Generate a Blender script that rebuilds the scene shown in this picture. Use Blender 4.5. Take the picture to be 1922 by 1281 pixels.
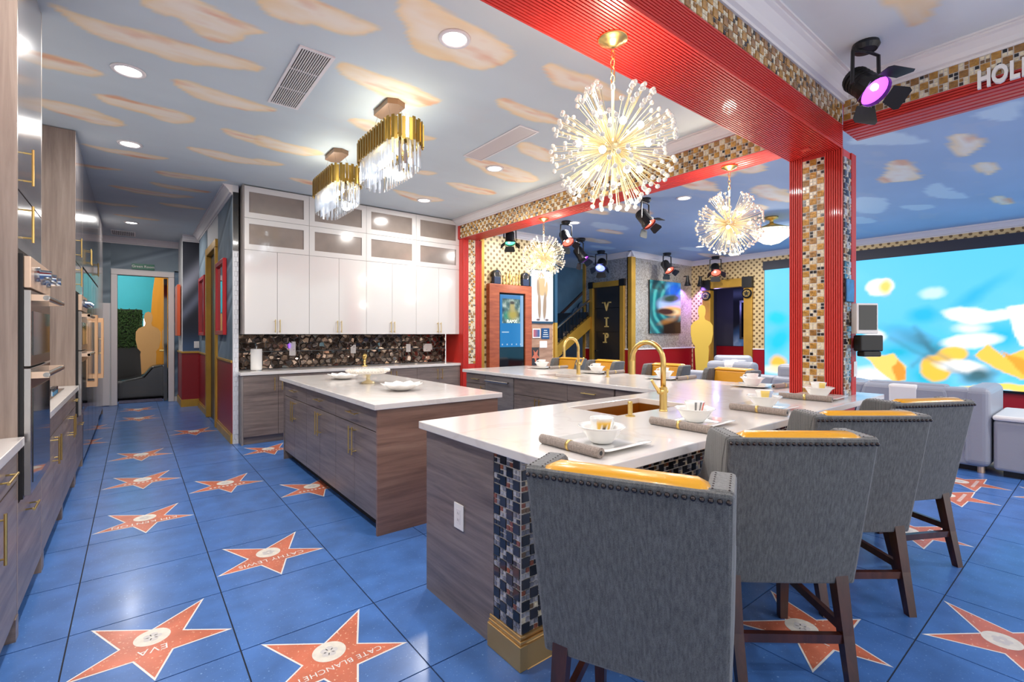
import bpy, bmesh, math, random
import numpy as np
from mathutils import Vector, Matrix
random.seed(7)
PI = math.pi
sc = bpy.context.scene
for o in list(bpy.data.objects): bpy.data.objects.remove(o)
COL = sc.collection

# ---------------------------------------------------------------- camera, world, light, exposure
F_PX, HZ, CAMH, YAW = 899.0, 627.0, 1.40, math.atan2(710.0, 899.0)
cam_d = bpy.data.cameras.new('camera'); cam = bpy.data.objects.new('camera', cam_d); COL.objects.link(cam)
cam.location = (0, 0, CAMH); cam.rotation_euler = (PI / 2, 0, -YAW)
cam_d.sensor_width = 36; cam_d.lens = 36 * F_PX / 1922; cam_d.shift_y = (HZ - 640.5) / 1922
cam_d.clip_start = .05; cam_d.clip_end = 100
sc.camera = cam
w = bpy.data.worlds.new('world'); sc.world = w; w.use_nodes = True
w.node_tree.nodes['Background'].inputs[0].default_value = (1.0, .98, .96, 1)
w.node_tree.nodes['Background'].inputs[1].default_value = 1.5
vs = sc.view_settings
vs.view_transform = 'Standard'; vs.look = 'None'; vs.gamma = 1; vs.use_curve_mapping = False
vs.exposure = 0.12
P_DOWN, P_BURST, P_CRYSTAL = 26, 30, 30      # watts of a recessed light, a burst chandelier, a crystal chandelier
CE = 3.29

def proj(x, y, z):
    fx, fy = math.sin(YAW), math.cos(YAW)
    d = x * fx + y * fy
    if d < .2: return None
    return 961 + F_PX * (x * fy - y * fx) / d, HZ + F_PX * (CAMH - z) / d, d

# ---------------------------------------------------------------- helpers
def S(r, g, b):
    f = lambda c: (c / 255 / 12.92) if c / 255 <= .04045 else ((c / 255 + .055) / 1.055) ** 2.4
    return (f(r), f(g), f(b))

def off(o):
    v = Vector((0, 0, 0))
    while o is not None:
        v += o.location; o = o.parent
    return v

class MB:
    def __init__(s): s.v = []; s.f = []; s.m = []
    def add(s, vs_, fs, m=0):
        b = len(s.v); s.v += [tuple(p) for p in vs_]
        for q in fs: s.f.append([b + i for i in q]); s.m.append(m)
        return s
    def box(s, x0, x1, y0, y1, z0, z1, m=0):
        return s.add([(x0, y0, z0), (x1, y0, z0), (x1, y1, z0), (x0, y1, z0), (x0, y0, z1), (x1, y0, z1), (x1, y1, z1), (x0, y1, z1)],
                     [(0, 3, 2, 1), (4, 5, 6, 7), (0, 1, 5, 4), (1, 2, 6, 5), (2, 3, 7, 6), (3, 0, 4, 7)], m)
    def prism(s, poly, ax, a, b, m=0):
        # poly: 2-D points in the two other axes (x: (y,z); y: (x,z); z: (x,y))
        def P(p, t): return {'x': (t, p[0], p[1]), 'y': (p[0], t, p[1]), 'z': (p[0], p[1], t)}[ax]
        n = len(poly)
        return s.add([P(p, a) for p in poly] + [P(p, b) for p in poly],
                     [tuple(range(n)), tuple(range(2 * n - 1, n - 1, -1))] + [(i, i + n, (i + 1) % n + n, (i + 1) % n) for i in range(n)], m)
    def cyl(s, p0, p1, r0, r1=None, n=12, m=0, caps=True):
        r1 = r0 if r1 is None else r1
        p0, p1 = Vector(p0), Vector(p1); d = (p1 - p0).normalized()
        a = d.orthogonal().normalized(); b = d.cross(a)
        ring = lambda c, r: [c + (a * math.cos(2 * PI * i / n) + b * math.sin(2 * PI * i / n)) * r for i in range(n)]
        fs = [(i, (i + 1) % n, (i + 1) % n + n, i + n) for i in range(n)]
        if caps: fs += [tuple(range(n - 1, -1, -1)), tuple(range(n, 2 * n))]
        return s.add(ring(p0, r0) + ring(p1, r1), fs, m)
    def lathe(s, prof, c=(0, 0, 0), n=24, m=0):
        vs_ = []; k = len(prof)
        for r, z in prof:
            for i in range(n):
                t = 2 * PI * i / n; vs_.append((c[0] + r * math.cos(t), c[1] + r * math.sin(t), c[2] + z))
        fs = [(j * n + i, j * n + (i + 1) % n, (j + 1) * n + (i + 1) % n, (j + 1) * n + i) for j in range(k - 1) for i in range(n)]
        return s.add(vs_, fs, m)
    def tube(s, pts, r, n=10, m=0):
        pts = [Vector(p) for p in pts]; rr = r if isinstance(r, (list, tuple)) else [r] * len(pts)
        vs_ = []; a = None
        for i, p in enumerate(pts):
            d = (pts[min(i + 1, len(pts) - 1)] - pts[max(i - 1, 0)]).normalized()
            a = d.orthogonal().normalized() if a is None else (a - d * a.dot(d)).normalized()
            b = d.cross(a)
            vs_ += [p + (a * math.cos(2 * PI * k / n) + b * math.sin(2 * PI * k / n)) * rr[i] for k in range(n)]
        L = len(pts)
        fs = [(j * n + k, j * n + (k + 1) % n, (j + 1) * n + (k + 1) % n, (j + 1) * n + k) for j in range(L - 1) for k in range(n)]
        fs += [tuple(range(n - 1, -1, -1)), tuple(range((L - 1) * n, L * n))]
        return s.add(vs_, fs, m)
    def ball(s, c, r, n=8, k=5, m=0, sz=1.0, half=False):
        c = Vector(c); vs_ = []; lo = 0 if half else -PI / 2
        for j in range(k + 1):
            t = lo + (PI / 2 - lo) * j / k
            for i in range(n):
                u = 2 * PI * i / n; vs_.append((c.x + r * math.cos(t) * math.cos(u), c.y + r * math.cos(t) * math.sin(u), c.z + r * sz * math.sin(t)))
        fs = [(j * n + i, j * n + (i + 1) % n, (j + 1) * n + (i + 1) % n, (j + 1) * n + i) for j in range(k) for i in range(n)]
        return s.add(vs_, fs, m)
    def slab(s, xs, ys, inside, z0, z1, m=0):
        nx, ny = len(xs) - 1, len(ys) - 1
        for i in range(nx):
            for j in range(ny):
                if not inside(i, j): continue
                a, b, c, d = xs[i], xs[i + 1], ys[j], ys[j + 1]
                s.add([(a, c, z1), (b, c, z1), (b, d, z1), (a, d, z1)], [(0, 1, 2, 3)], m)
                s.add([(a, c, z0), (b, c, z0), (b, d, z0), (a, d, z0)], [(3, 2, 1, 0)], m)
                ok = lambda p, q: 0 <= p < nx and 0 <= q < ny and inside(p, q)
                if not ok(i - 1, j): s.add([(a, c, z0), (a, c, z1), (a, d, z1), (a, d, z0)], [(0, 1, 2, 3)], m)
                if not ok(i + 1, j): s.add([(b, c, z0), (b, d, z0), (b, d, z1), (b, c, z1)], [(0, 1, 2, 3)], m)
                if not ok(i, j - 1): s.add([(a, c, z0), (b, c, z0), (b, c, z1), (a, c, z1)], [(0, 1, 2, 3)], m)
                if not ok(i, j + 1): s.add([(a, d, z0), (a, d, z1), (b, d, z1), (b, d, z0)], [(0, 1, 2, 3)], m)
        return s
    def xf(s, M, start=0):
        for i in range(start, len(s.v)): s.v[i] = tuple(M @ Vector(s.v[i]))
        return s
    def mesh(s, name, mats, o=Vector((0, 0, 0)), smooth=False):
        me = bpy.data.meshes.new(name)
        me.from_pydata([(p[0] - o.x, p[1] - o.y, p[2] - o.z) for p in s.v], [], s.f)
        for m in (mats if isinstance(mats, (list, tuple)) else [mats]): me.materials.append(m)
        me.polygons.foreach_set('material_index', s.m)
        if smooth: me.polygons.foreach_set('use_smooth', [True] * len(s.f))
        me.update(); return me
    def build(s, name, mats, parent=None, smooth=False, bev=0, seg=2, fix=True):
        o = off(parent) if parent else Vector((0, 0, 0))
        me = s.mesh(name, mats, o, smooth)
        if fix:
            bm = bmesh.new(); bm.from_mesh(me)
            if bev: bmesh.ops.remove_doubles(bm, verts=bm.verts, dist=1e-5)
            bmesh.ops.recalc_face_normals(bm, faces=bm.faces); bm.to_mesh(me); bm.free()
        ob = bpy.data.objects.new(name, me); COL.objects.link(ob); ob.parent = parent
        if bev:
            b = ob.modifiers.new('bevel', 'BEVEL'); b.width = bev; b.segments = seg; b.limit_method = 'ANGLE'; b.angle_limit = .7
        return ob

def tag(o, label=None, cat=None, group=None, kind=None):
    if label: o['label'] = label
    if cat: o['category'] = cat
    if group: o['group'] = group
    if kind: o['kind'] = kind
    return o
def thing(name, label, cat, loc=(0, 0, 0), group=None, kind=None):
    o = bpy.data.objects.new(name, None); COL.objects.link(o); o.location = loc; o.empty_display_size = .05
    return tag(o, label, cat, group, kind)
def struct(o, label=None): return tag(o, label, None, None, 'structure')
def copy_tree(o, parent=None):
    c = o.copy(); COL.objects.link(c); c.parent = parent
    for ch in list(o.children): copy_tree(ch, c)
    return c
def place(o, loc, rz=0, label=None):
    o.location = loc; o.rotation_euler = (0, 0, rz)
    if label: o['label'] = label
    return o
def text_mb(txt, size, ext=0.004, spacing=1.0, center=True, bold=0.0):
    cu = bpy.data.curves.new('t', 'FONT'); cu.body = txt; cu.size = size; cu.extrude = ext; cu.space_character = spacing
    cu.resolution_u = 3; cu.offset = bold
    if center: cu.align_x = 'CENTER'; cu.align_y = 'CENTER'
    ob = bpy.data.objects.new('t', cu); me = bpy.data.meshes.new_from_object(ob)
    mb = MB(); mb.add([tuple(v.co) for v in me.vertices], [tuple(p.vertices) for p in me.polygons])
    bpy.data.objects.remove(ob); bpy.data.meshes.remove(me); bpy.data.curves.remove(cu)
    return mb
def frame(o, x, y, z):   # matrix from axis vectors
    return Matrix(((x[0], y[0], z[0], o[0]), (x[1], y[1], z[1], o[1]), (x[2], y[2], z[2], o[2]), (0, 0, 0, 1)))

# ---------------------------------------------------------------- materials
def new_mat(name):
    m = bpy.data.materials.new(name); m.use_nodes = True
    return m, m.node_tree.nodes, m.node_tree.links, m.node_tree.nodes['Principled BSDF']
def P(name, col, rough=.5, metal=0, coat=0, emit=0, ecol=None, spec=.5, trans=0, bump=None, alpha=1, var=None):
    m, N, L, b = new_mat(name)
    b.inputs['Base Color'].default_value = (*col, 1); b.inputs['Roughness'].default_value = rough
    b.inputs['Metallic'].default_value = metal; b.inputs['Coat Weight'].default_value = coat
    b.inputs['Coat Roughness'].default_value = .05
    b.inputs['Specular IOR Level'].default_value = spec; b.inputs['Transmission Weight'].default_value = trans
    b.inputs['Alpha'].default_value = alpha
    if emit:
        b.inputs['Emission Color'].default_value = (*(ecol or col), 1); b.inputs['Emission Strength'].default_value = emit
    tc = None
    if var or bump: tc = N.new('ShaderNodeTexCoord')
    if var:   # (scale, amount) gentle colour variation
        n = N.new('ShaderNodeTexNoise'); n.inputs['Scale'].default_value = var[0]; n.inputs['Detail'].default_value = 4
        L.new(tc.outputs['Object'], n.inputs['Vector'])
        r = N.new('ShaderNodeMapRange'); r.inputs[1].default_value = .3; r.inputs[2].default_value = .7
        r.inputs[3].default_value = 1 - var[1]; r.inputs[4].default_value = 1 + var[1]
        L.new(n.outputs[0], r.inputs[0])
        x = N.new('ShaderNodeVectorMath'); x.operation = 'SCALE'; x.inputs[0].default_value = col
        L.new(r.outputs[0], x.inputs['Scale']); L.new(x.outputs[0], b.inputs['Base Color'])
    if bump:  # (scale, strength)
        n = N.new('ShaderNodeTexNoise'); n.inputs['Scale'].default_value = bump[0]; n.inputs['Detail'].default_value = 3
        L.new(tc.outputs['Object'], n.inputs['Vector'])
        bb = N.new('ShaderNodeBump'); bb.inputs['Strength'].default_value = bump[1]; bb.inputs['Distance'].default_value = .01
        L.new(n.outputs[0], bb.inputs['Height']); L.new(bb.outputs[0], b.inputs['Normal'])
    return m
def ramp(N, stops):
    r = N.new('ShaderNodeValToRGB'); e = r.color_ramp.elements
    e[0].position, e[0].color = stops[0][0], (*stops[0][1], 1); e[1].position, e[1].color = stops[-1][0], (*stops[-1][1], 1)
    for p, c in stops[1:-1]:
        q = e.new(p); q.color = (*c, 1)
    return r
def wood(name, c0, c1, c2, scale, rough=.35, coat=.0):
    m, N, L, b = new_mat(name)
    tc = N.new('ShaderNodeTexCoord'); mp = N.new('ShaderNodeMapping'); mp.inputs['Scale'].default_value = scale
    n = N.new('ShaderNodeTexNoise'); n.inputs['Scale'].default_value = 1; n.inputs['Detail'].default_value = 7; n.inputs['Roughness'].default_value = .65
    n.inputs['Distortion'].default_value = .4
    L.new(tc.outputs['Object'], mp.inputs[0]); L.new(mp.outputs[0], n.inputs['Vector'])
    r = ramp(N, [(.3, c0), (.5, c1), (.72, c2)]); L.new(n.outputs[0], r.inputs[0]); L.new(r.outputs[0], b.inputs['Base Color'])
    b.inputs['Roughness'].default_value = rough; b.inputs['Coat Weight'].default_value = coat; b.inputs['Coat Roughness'].default_value = .12
    return m
M = {}
WA, WB, WC = S(92, 81, 78), S(120, 107, 102), S(144, 129, 121)
M['wood_h'] = wood('grey_brown_laminate', WA, WB, WC, (1.6, 1.6, 26), .34)
M['wood_v'] = wood('grey_brown_laminate_upright', S(122, 106, 97), S(144, 127, 116), S(162, 145, 133), (22, 22, 1.2), .38)
M['wood_gloss'] = wood('glossy_grey_laminate', S(104, 98, 98), S(124, 118, 118), S(140, 134, 132), (2, 2, 20), .16, .6)
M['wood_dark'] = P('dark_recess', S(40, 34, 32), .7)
M['white_gloss'] = P('glossy_white_lacquer', S(212, 208, 205), .12, coat=.8)
M['carcass'] = wood('cabinet_side', S(118, 112, 110), S(136, 128, 124), S(150, 142, 136), (20, 20, 1.5), .4)
M['frost'] = P('frosted_cabinet_glass', S(136, 124, 116), .14, coat=.6, var=(2.5, .18))
M['gold'] = P('brushed_gold', S(222, 190, 118), .3, 1)
M['brass'] = P('satin_brass', S(230, 214, 172), .36, .7)
M['slat'] = P('antique_gold', S(166, 136, 66), .34, 1)
M['bead'] = P('crystal_bead', S(250, 244, 232), .12, coat=1, trans=.25)
M['gold_paint'] = P('gold_paint', S(196, 150, 56), .38, .35, var=(3, .12))
M['gold_dark'] = P('sink_gold', S(206, 160, 84), .3, 1)
M['red'] = P('red_lacquer', S(202, 46, 38), .4, coat=.15)
M['red_wain'] = P('red_wainscot_paint', S(150, 6, 22), .38)
M['white_trim'] = P('white_trim_paint', S(232, 226, 224), .45)
M['white_wall'] = P('white_wall_paint', S(220, 220, 222), .6)
M['black'] = P('black_plastic', S(22, 21, 22), .4)
M['black_gloss'] = P('black_glass', S(10, 10, 12), .06, coat=.6)
M['steel'] = P('brushed_steel', S(176, 172, 168), .24, 1)
M['steel_mirror'] = P('polished_steel', S(160, 168, 178), .12, 1)
M['copper'] = P('copper_handle', S(232, 184, 140), .3, 1)
M['copper_face'] = P('rose_copper_trim', S(226, 196, 170), .35, .6)
M['china'] = P('white_china', S(240, 238, 234), .12, coat=.5)
M['paper'] = P('paper_towel', S(242, 240, 236), .8)
M['plate_w'] = P('white_switch_plate', S(236, 232, 228), .35)
M['darkwood'] = wood('espresso_leg', S(38, 18, 16), S(60, 28, 22), S(84, 42, 30), (14, 14, 2), .3, .3)
M['leather_y'] = P('mustard_leather', S(222, 160, 34), .3, coat=.25, bump=(60, .08))
M['nail'] = P('dark_nailhead', S(70, 64, 64), .3, .9)
M['screen_black'] = P('black_bezel', S(14, 16, 20), .2)
M['kiosk'] = wood('cherry_wood', S(140, 64, 34), S(166, 82, 46), S(186, 100, 58), (3, 3, 22), .35, .2)
M['cord'] = P('black_cord', S(20, 20, 20), .5)
M['grout_w'] = P('pale_grout', S(232, 226, 218), .6)
M['grout_d'] = P('dark_grout', S(30, 34, 46), .8)
M['door_black'] = P('charcoal_door', S(40, 38, 38), .35)
M['mirror'] = P('mirror_glass', S(190, 200, 206), .03, 1)
M['frame_red'] = P('red_frame', S(196, 34, 40), .3)
M['frame_orange'] = P('orange_frame', S(222, 92, 50), .35)
M['sofa'] = P('grey_leather', S(150, 154, 166), .42, bump=(40, .1))
M['sofa_w'] = P('white_leather', S(228, 226, 224), .4)
M['bulb'] = P('lamp_bulb', (1, .93, .8), .4, emit=14, ecol=(1, .92, .78))
M['bulb'].cycles.emission_sampling = 'NONE'
M['downlight'] = P('downlight_lens', (1, 1, 1), .4, emit=9, ecol=(1, .99, .97)); M['downlight'].cycles.emission_sampling = 'NONE'

def crystal_mat():
    m, N, L, b = new_mat('crystal')
    N.remove(b); out = N['Material Output']
    gl = N.new('ShaderNodeBsdfGlossy'); gl.inputs['Roughness'].default_value = .08
    tl = N.new('ShaderNodeBsdfTranslucent'); tl.inputs[0].default_value = (.86, .92, 1, 1)
    tp = N.new('ShaderNodeBsdfTransparent'); tp.inputs[0].default_value = (.95, .97, 1, 1)
    a = N.new('ShaderNodeMixShader'); a.inputs[0].default_value = .3; c = N.new('ShaderNodeMixShader')
    fr = N.new('ShaderNodeFresnel'); fr.inputs[0].default_value = 1.6
    L.new(tp.outputs[0], a.inputs[1]); L.new(tl.outputs[0], a.inputs[2])
    L.new(fr.outputs[0], c.inputs[0]); L.new(a.outputs[0], c.inputs[1]); L.new(gl.outputs[0], c.inputs[2]); L.new(c.outputs[0], out.inputs[0])
    return m
M['crystal'] = crystal_mat()
def glass_mat():
    m, N, L, b = new_mat('clear_glass'); N.remove(b); out = N['Material Output']
    gl = N.new('ShaderNodeBsdfGlossy'); gl.inputs['Roughness'].default_value = .03
    tp = N.new('ShaderNodeBsdfTransparent'); tp.inputs[0].default_value = (.9, .93, .94, 1)
    fr = N.new('ShaderNodeFresnel'); fr.inputs[0].default_value = 1.5; c = N.new('ShaderNodeMixShader')
    L.new(fr.outputs[0], c.inputs[0]); L.new(tp.outputs[0], c.inputs[1]); L.new(gl.outputs[0], c.inputs[2]); L.new(c.outputs[0], out.inputs[0])
    return m
M['glass'] = glass_mat()
def quartz_mat():
    m, N, L, b = new_mat('white_quartz')
    tc = N.new('ShaderNodeTexCoord'); n = N.new('ShaderNodeTexNoise'); n.inputs['Scale'].default_value = 1.3; n.inputs['Detail'].default_value = 5
    n.inputs['Distortion'].default_value = 1.2
    L.new(tc.outputs['Object'], n.inputs['Vector'])
    r = ramp(N, [(.47, S(222, 217, 213)), (.497, S(216, 209, 204)), (.52, S(222, 217, 213))])
    L.new(n.outputs[0], r.inputs[0]); L.new(r.outputs[0], b.inputs['Base Color'])
    b.inputs['Roughness'].default_value = .18; b.inputs['Coat Weight'].default_value = .3
    return m
M['quartz'] = quartz_mat()
def floor_mat(name, base, dots, scale=90, thr=.66):
    m, N, L, b = new_mat(name)
    g = N.new('ShaderNodeNewGeometry')
    n = N.new('ShaderNodeTexNoise'); n.inputs['Scale'].default_value = scale; n.inputs['Detail'].default_value = 2
    v = N.new('ShaderNodeTexNoise'); v.inputs['Scale'].default_value = 6; v.inputs['Detail'].default_value = 5
    L.new(g.outputs['Position'], n.inputs['Vector']); L.new(g.outputs['Position'], v.inputs['Vector'])
    lo = tuple(c * .82 for c in base); hi = tuple(min(1, c * 1.18) for c in base)
    r = ramp(N, [(.3, lo), (.7, hi)]); L.new(v.outputs[0], r.inputs[0])
    t = ramp(N, [(thr, (0, 0, 0)), (thr + .06, (1, 1, 1))]); L.new(n.outputs[0], t.inputs[0])
    mx = N.new('ShaderNodeMix'); mx.data_type = 'RGBA'; mx.inputs['B'].default_value = (*dots, 1)
    L.new(t.outputs[0], mx.inputs['Factor']); L.new(r.outputs[0], mx.inputs['A']); L.new(mx.outputs['Result'], b.inputs['Base Color'])
    b.inputs['Roughness'].default_value = .3; b.inputs['Coat Weight'].default_value = .12; b.inputs['Coat Roughness'].default_value = .15
    return m
M['tile_blue'] = floor_mat('blue_terrazzo', S(68, 112, 178), S(126, 162, 210))
M['star'] = floor_mat('coral_terrazzo', S(204, 112, 84), S(236, 190, 160), 70, .64)
M['star_line'] = P('pale_inlay', S(232, 228, 224), .35)
M['star_disc'] = P('cream_disc', S(226, 220, 208), .4, var=(30, .1))
M['star_emblem'] = P('grey_emblem', S(206, 202, 200), .5)
def fabric(name, a, b_):
    m, N, L, b = new_mat(name)
    tc = N.new('ShaderNodeTexCoord'); mp = N.new('ShaderNodeMapping'); mp.inputs['Scale'].default_value = (150, 150, 2.5)
    n = N.new('ShaderNodeTexNoise'); n.inputs['Scale'].default_value = 1; n.inputs['Detail'].default_value = 3
    w_ = N.new('ShaderNodeTexNoise'); w_.inputs['Scale'].default_value = 520; w_.inputs['Detail'].default_value = 1
    L.new(tc.outputs['Object'], mp.inputs[0]); L.new(mp.outputs[0], n.inputs['Vector']); L.new(tc.outputs['Object'], w_.inputs['Vector'])
    ad = N.new('ShaderNodeMath'); ad.operation = 'ADD'; L.new(n.outputs[0], ad.inputs[0]); L.new(w_.outputs[0], ad.inputs[1])
    r = ramp(N, [(.36, a), (.64, b_)])
    hf = N.new('ShaderNodeMath'); hf.operation = 'MULTIPLY'; hf.inputs[1].default_value = .5; L.new(ad.outputs[0], hf.inputs[0])
    L.new(hf.outputs[0], r.inputs[0]); L.new(r.outputs[0], b.inputs['Base Color'])
    bb = N.new('ShaderNodeBump'); bb.inputs['Strength'].default_value = .35; bb.inputs['Distance'].default_value = .002
    L.new(hf.outputs[0], bb.inputs['Height']); L.new(bb.outputs[0], b.inputs['Normal'])
    b.inputs['Roughness'].default_value = .85; b.inputs['Sheen Weight'].default_value = .3
    return m
M['fabric'] = fabric('grey_herringbone', S(64, 66, 68), S(108, 109, 109))
M['napkin'] = fabric('taupe_woven', S(116, 104, 96), S(166, 152, 142))
M['brick_w'] = P('white_brick', S(226, 228, 232), .6, bump=(20, .3))
def attr_mat(name, rough=.6, emit=0, coat=0):
    m, N, L, b = new_mat(name); a = N.new('ShaderNodeAttribute'); a.attribute_name = 'Col'
    if emit:
        L.new(a.outputs['Color'], b.inputs['Emission Color']); b.inputs['Emission Strength'].default_value = emit
        b.inputs['Base Color'].default_value = (.01, .01, .01, 1)
    else: L.new(a.outputs['Color'], b.inputs['Base Color'])
    b.inputs['Roughness'].default_value = rough; b.inputs['Coat Weight'].default_value = coat
    return m
M['painted'] = attr_mat('hand_painted_surface', .75)
M['print'] = attr_mat('printed_sheet', .3, coat=.3)
M['cup_print'] = attr_mat('decorated_china', .15, coat=.5)
M['led'] = attr_mat('led_panel', .5, emit=1.25)
M['kiosk_led'] = attr_mat('display_panel', .2, emit=.9)
def wallpaper_mat(name, base, dot, scale, axes, rough=.4, metal=.15, size=.3):
    m, N, L, b = new_mat(name); g = N.new('ShaderNodeNewGeometry'); sp = N.new('ShaderNodeSeparateXYZ'); cb = N.new('ShaderNodeCombineXYZ')
    L.new(g.outputs['Position'], sp.inputs[0]); L.new(sp.outputs[axes], cb.inputs[0]); L.new(sp.outputs[2], cb.inputs[1])
    mp = N.new('ShaderNodeMapping'); mp.inputs['Rotation'].default_value = (0, 0, PI / 4); mp.inputs['Scale'].default_value = (scale,) * 3
    L.new(cb.outputs[0], mp.inputs[0])
    v = N.new('ShaderNodeTexVoronoi'); v.voronoi_dimensions = '2D'; v.inputs['Randomness'].default_value = 0; v.inputs['Scale'].default_value = 1
    L.new(mp.outputs[0], v.inputs['Vector'])
    r = ramp(N, [(size, dot), (size + .06, base)]); L.new(v.outputs['Distance'], r.inputs[0]); L.new(r.outputs[0], b.inputs['Base Color'])
    b.inputs['Roughness'].default_value = rough; b.inputs['Metallic'].default_value = metal
    return m
M['paper_x'] = wallpaper_mat('dotted_gold_wallpaper', S(226, 204, 158), S(128, 102, 66), 11, 0, size=.25)
M['paper_y'] = wallpaper_mat('dotted_gold_wallpaper_side', S(222, 194, 140), S(122, 94, 58), 11, 1, size=.25)
def sequin_mat():
    m, N, L, b = new_mat('silver_sequin'); g = N.new('ShaderNodeNewGeometry')
    v = N.new('ShaderNodeTexVoronoi'); v.inputs['Scale'].default_value = 42; L.new(g.outputs['Position'], v.inputs['Vector'])
    r = ramp(N, [(0, S(150, 140, 128)), (.5, S(196, 190, 184)), (1, S(220, 216, 210))]); L.new(v.outputs['Color'], r.inputs[0])
    L.new(r.outputs[0], b.inputs['Base Color']); b.inputs['Metallic'].default_value = .55; b.inputs['Roughness'].default_value = .3
    bb = N.new('ShaderNodeBump'); bb.inputs['Strength'].default_value = .5; bb.inputs['Distance'].default_value = .01
    L.new(v.outputs['Color'], bb.inputs['Height']); L.new(bb.outputs[0], b.inputs['Normal'])
    return m
M['sequin'] = sequin_mat()
# mosaic palettes
M['mo_gold1'] = P('amber_mosaic', S(190, 138, 56), .18, .2, coat=.6, bump=(60, .5), var=(40, .4))
M['mo_gold2'] = P('bronze_mosaic', S(158, 112, 52), .2, .2, coat=.6, bump=(60, .5), var=(40, .4))
M['mo_cream'] = P('cream_mosaic', S(226, 212, 180), .2, coat=.5, var=(60, .25))
M['mo_brown'] = P('brown_mosaic', S(120, 92, 60), .2, .2, coat=.5)
M['mo_black'] = P('black_mosaic', S(22, 22, 25), .2, 0, coat=.4)
M['mo_char'] = P('charcoal_mosaic', S(48, 48, 54), .2, .1, coat=.4)
M['mo_slate'] = P('slate_mosaic', S(124, 124, 132), .3, .1, coat=.3, var=(70, .3))
M['mo_silver'] = P('silver_mosaic', S(176, 174, 176), .3, .2, coat=.4, var=(70, .35))
M['mo_copper'] = P('copper_mosaic', S(150, 84, 58), .2, .3, coat=.5)

# ---------------------------------------------------------------- painted sheets
def noise2(x, y, seed=0, oct_=4):
    rs = np.random.RandomState(seed); out = np.zeros_like(x); amp = 1.0; tot = 0
    for k in range(oct_):
        for _ in range(3):
            a = rs.uniform(0, 2 * PI); f = 2 ** k * rs.uniform(.8, 1.3); ph = rs.uniform(0, 2 * PI, 2)
            out += amp * np.sin(f * (x * math.cos(a) + y * math.sin(a)) * 2 + ph[0] + 1.3 * np.sin(f * (y * math.cos(a) - x * math.sin(a)) + ph[1])) / 3
        tot += amp; amp *= .55
    return out / tot
def sheet(name, o, u, v, nu, nv, fn, mat, parent=None, thick=None):
    """a flat sheet o + s*u + t*v carrying a painted colour fn(s*|u|, t*|v|) per vertex"""
    o, u, v = Vector(o), Vector(u), Vector(v)
    s_, t_ = np.meshgrid(np.linspace(0, 1, nu + 1), np.linspace(0, 1, nv + 1))
    s_, t_ = s_.ravel(), t_.ravel()
    po = off(parent) if parent else Vector((0, 0, 0))
    pts = np.array(o - po)[None] + s_[:, None] * np.array(u)[None] + t_[:, None] * np.array(v)[None]
    i, j = np.meshgrid(np.arange(nu), np.arange(nv)); a = (j * (nu + 1) + i).ravel()
    fs = np.stack([a, a + 1, a + nu + 2, a + nu + 1], 1)
    me = bpy.data.meshes.new(name); me.from_pydata(pts.tolist(), [], fs.tolist())
    c = fn(s_ * u.length, t_ * v.length); c = np.clip(np.concatenate([c, np.ones((len(c), 1))], 1), 0, 4).astype(np.float32)
    at = me.color_attributes.new('Col', 'FLOAT_COLOR', 'POINT'); at.data.foreach_set('color', c.ravel())
    me.materials.append(mat); me.update()
    ob = bpy.data.objects.new(name, me); COL.objects.link(ob); ob.parent = parent
    return ob
def mixc(c, k, col):
    k = np.clip(k, 0, 1)[:, None]; return c * (1 - k) + np.array(col)[None] * k
def blob(x, y, cx, cy, rx, ry, soft=.3, ang=0):
    ca, sa = math.cos(ang), math.sin(ang); dx, dy = x - cx, y - cy
    r = np.sqrt(((dx * ca + dy * sa) / rx) ** 2 + ((dy * ca - dx * sa) / ry) ** 2)
    return np.clip((1 + soft - r) / (2 * soft), 0, 1)
def poly_sd(x, y, poly):   # signed distance, positive inside
    poly = np.array(poly); n = len(poly); d = np.full(x.shape, 1e9); ins = np.zeros(x.shape, bool)
    for k in range(n):
        a, b = poly[k], poly[(k + 1) % n]; e = b - a; wx, wy = x - a[0], y - a[1]
        t = np.clip((wx * e[0] + wy * e[1]) / max(e @ e, 1e-12), 0, 1)
        d = np.minimum(d, np.hypot(wx - t * e[0], wy - t * e[1]))
        c = ((a[1] > y) != (b[1] > y)) & (x < (b[0] - a[0]) * (y - a[1]) / (b[1] - a[1] + 1e-12) + a[0]); ins ^= c
    return np.where(ins, d, -d)
def smooth_poly(p, k=2):
    p = [tuple(q) for q in p]
    for _ in range(k):
        p = [q for i in range(len(p)) for q in ((p[i][0] * .75 + p[(i + 1) % len(p)][0] * .25, p[i][1] * .75 + p[(i + 1) % len(p)][1] * .25),
                                                (p[i][0] * .25 + p[(i + 1) % len(p)][0] * .75, p[i][1] * .25 + p[(i + 1) % len(p)][1] * .75))]
    return p
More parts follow.
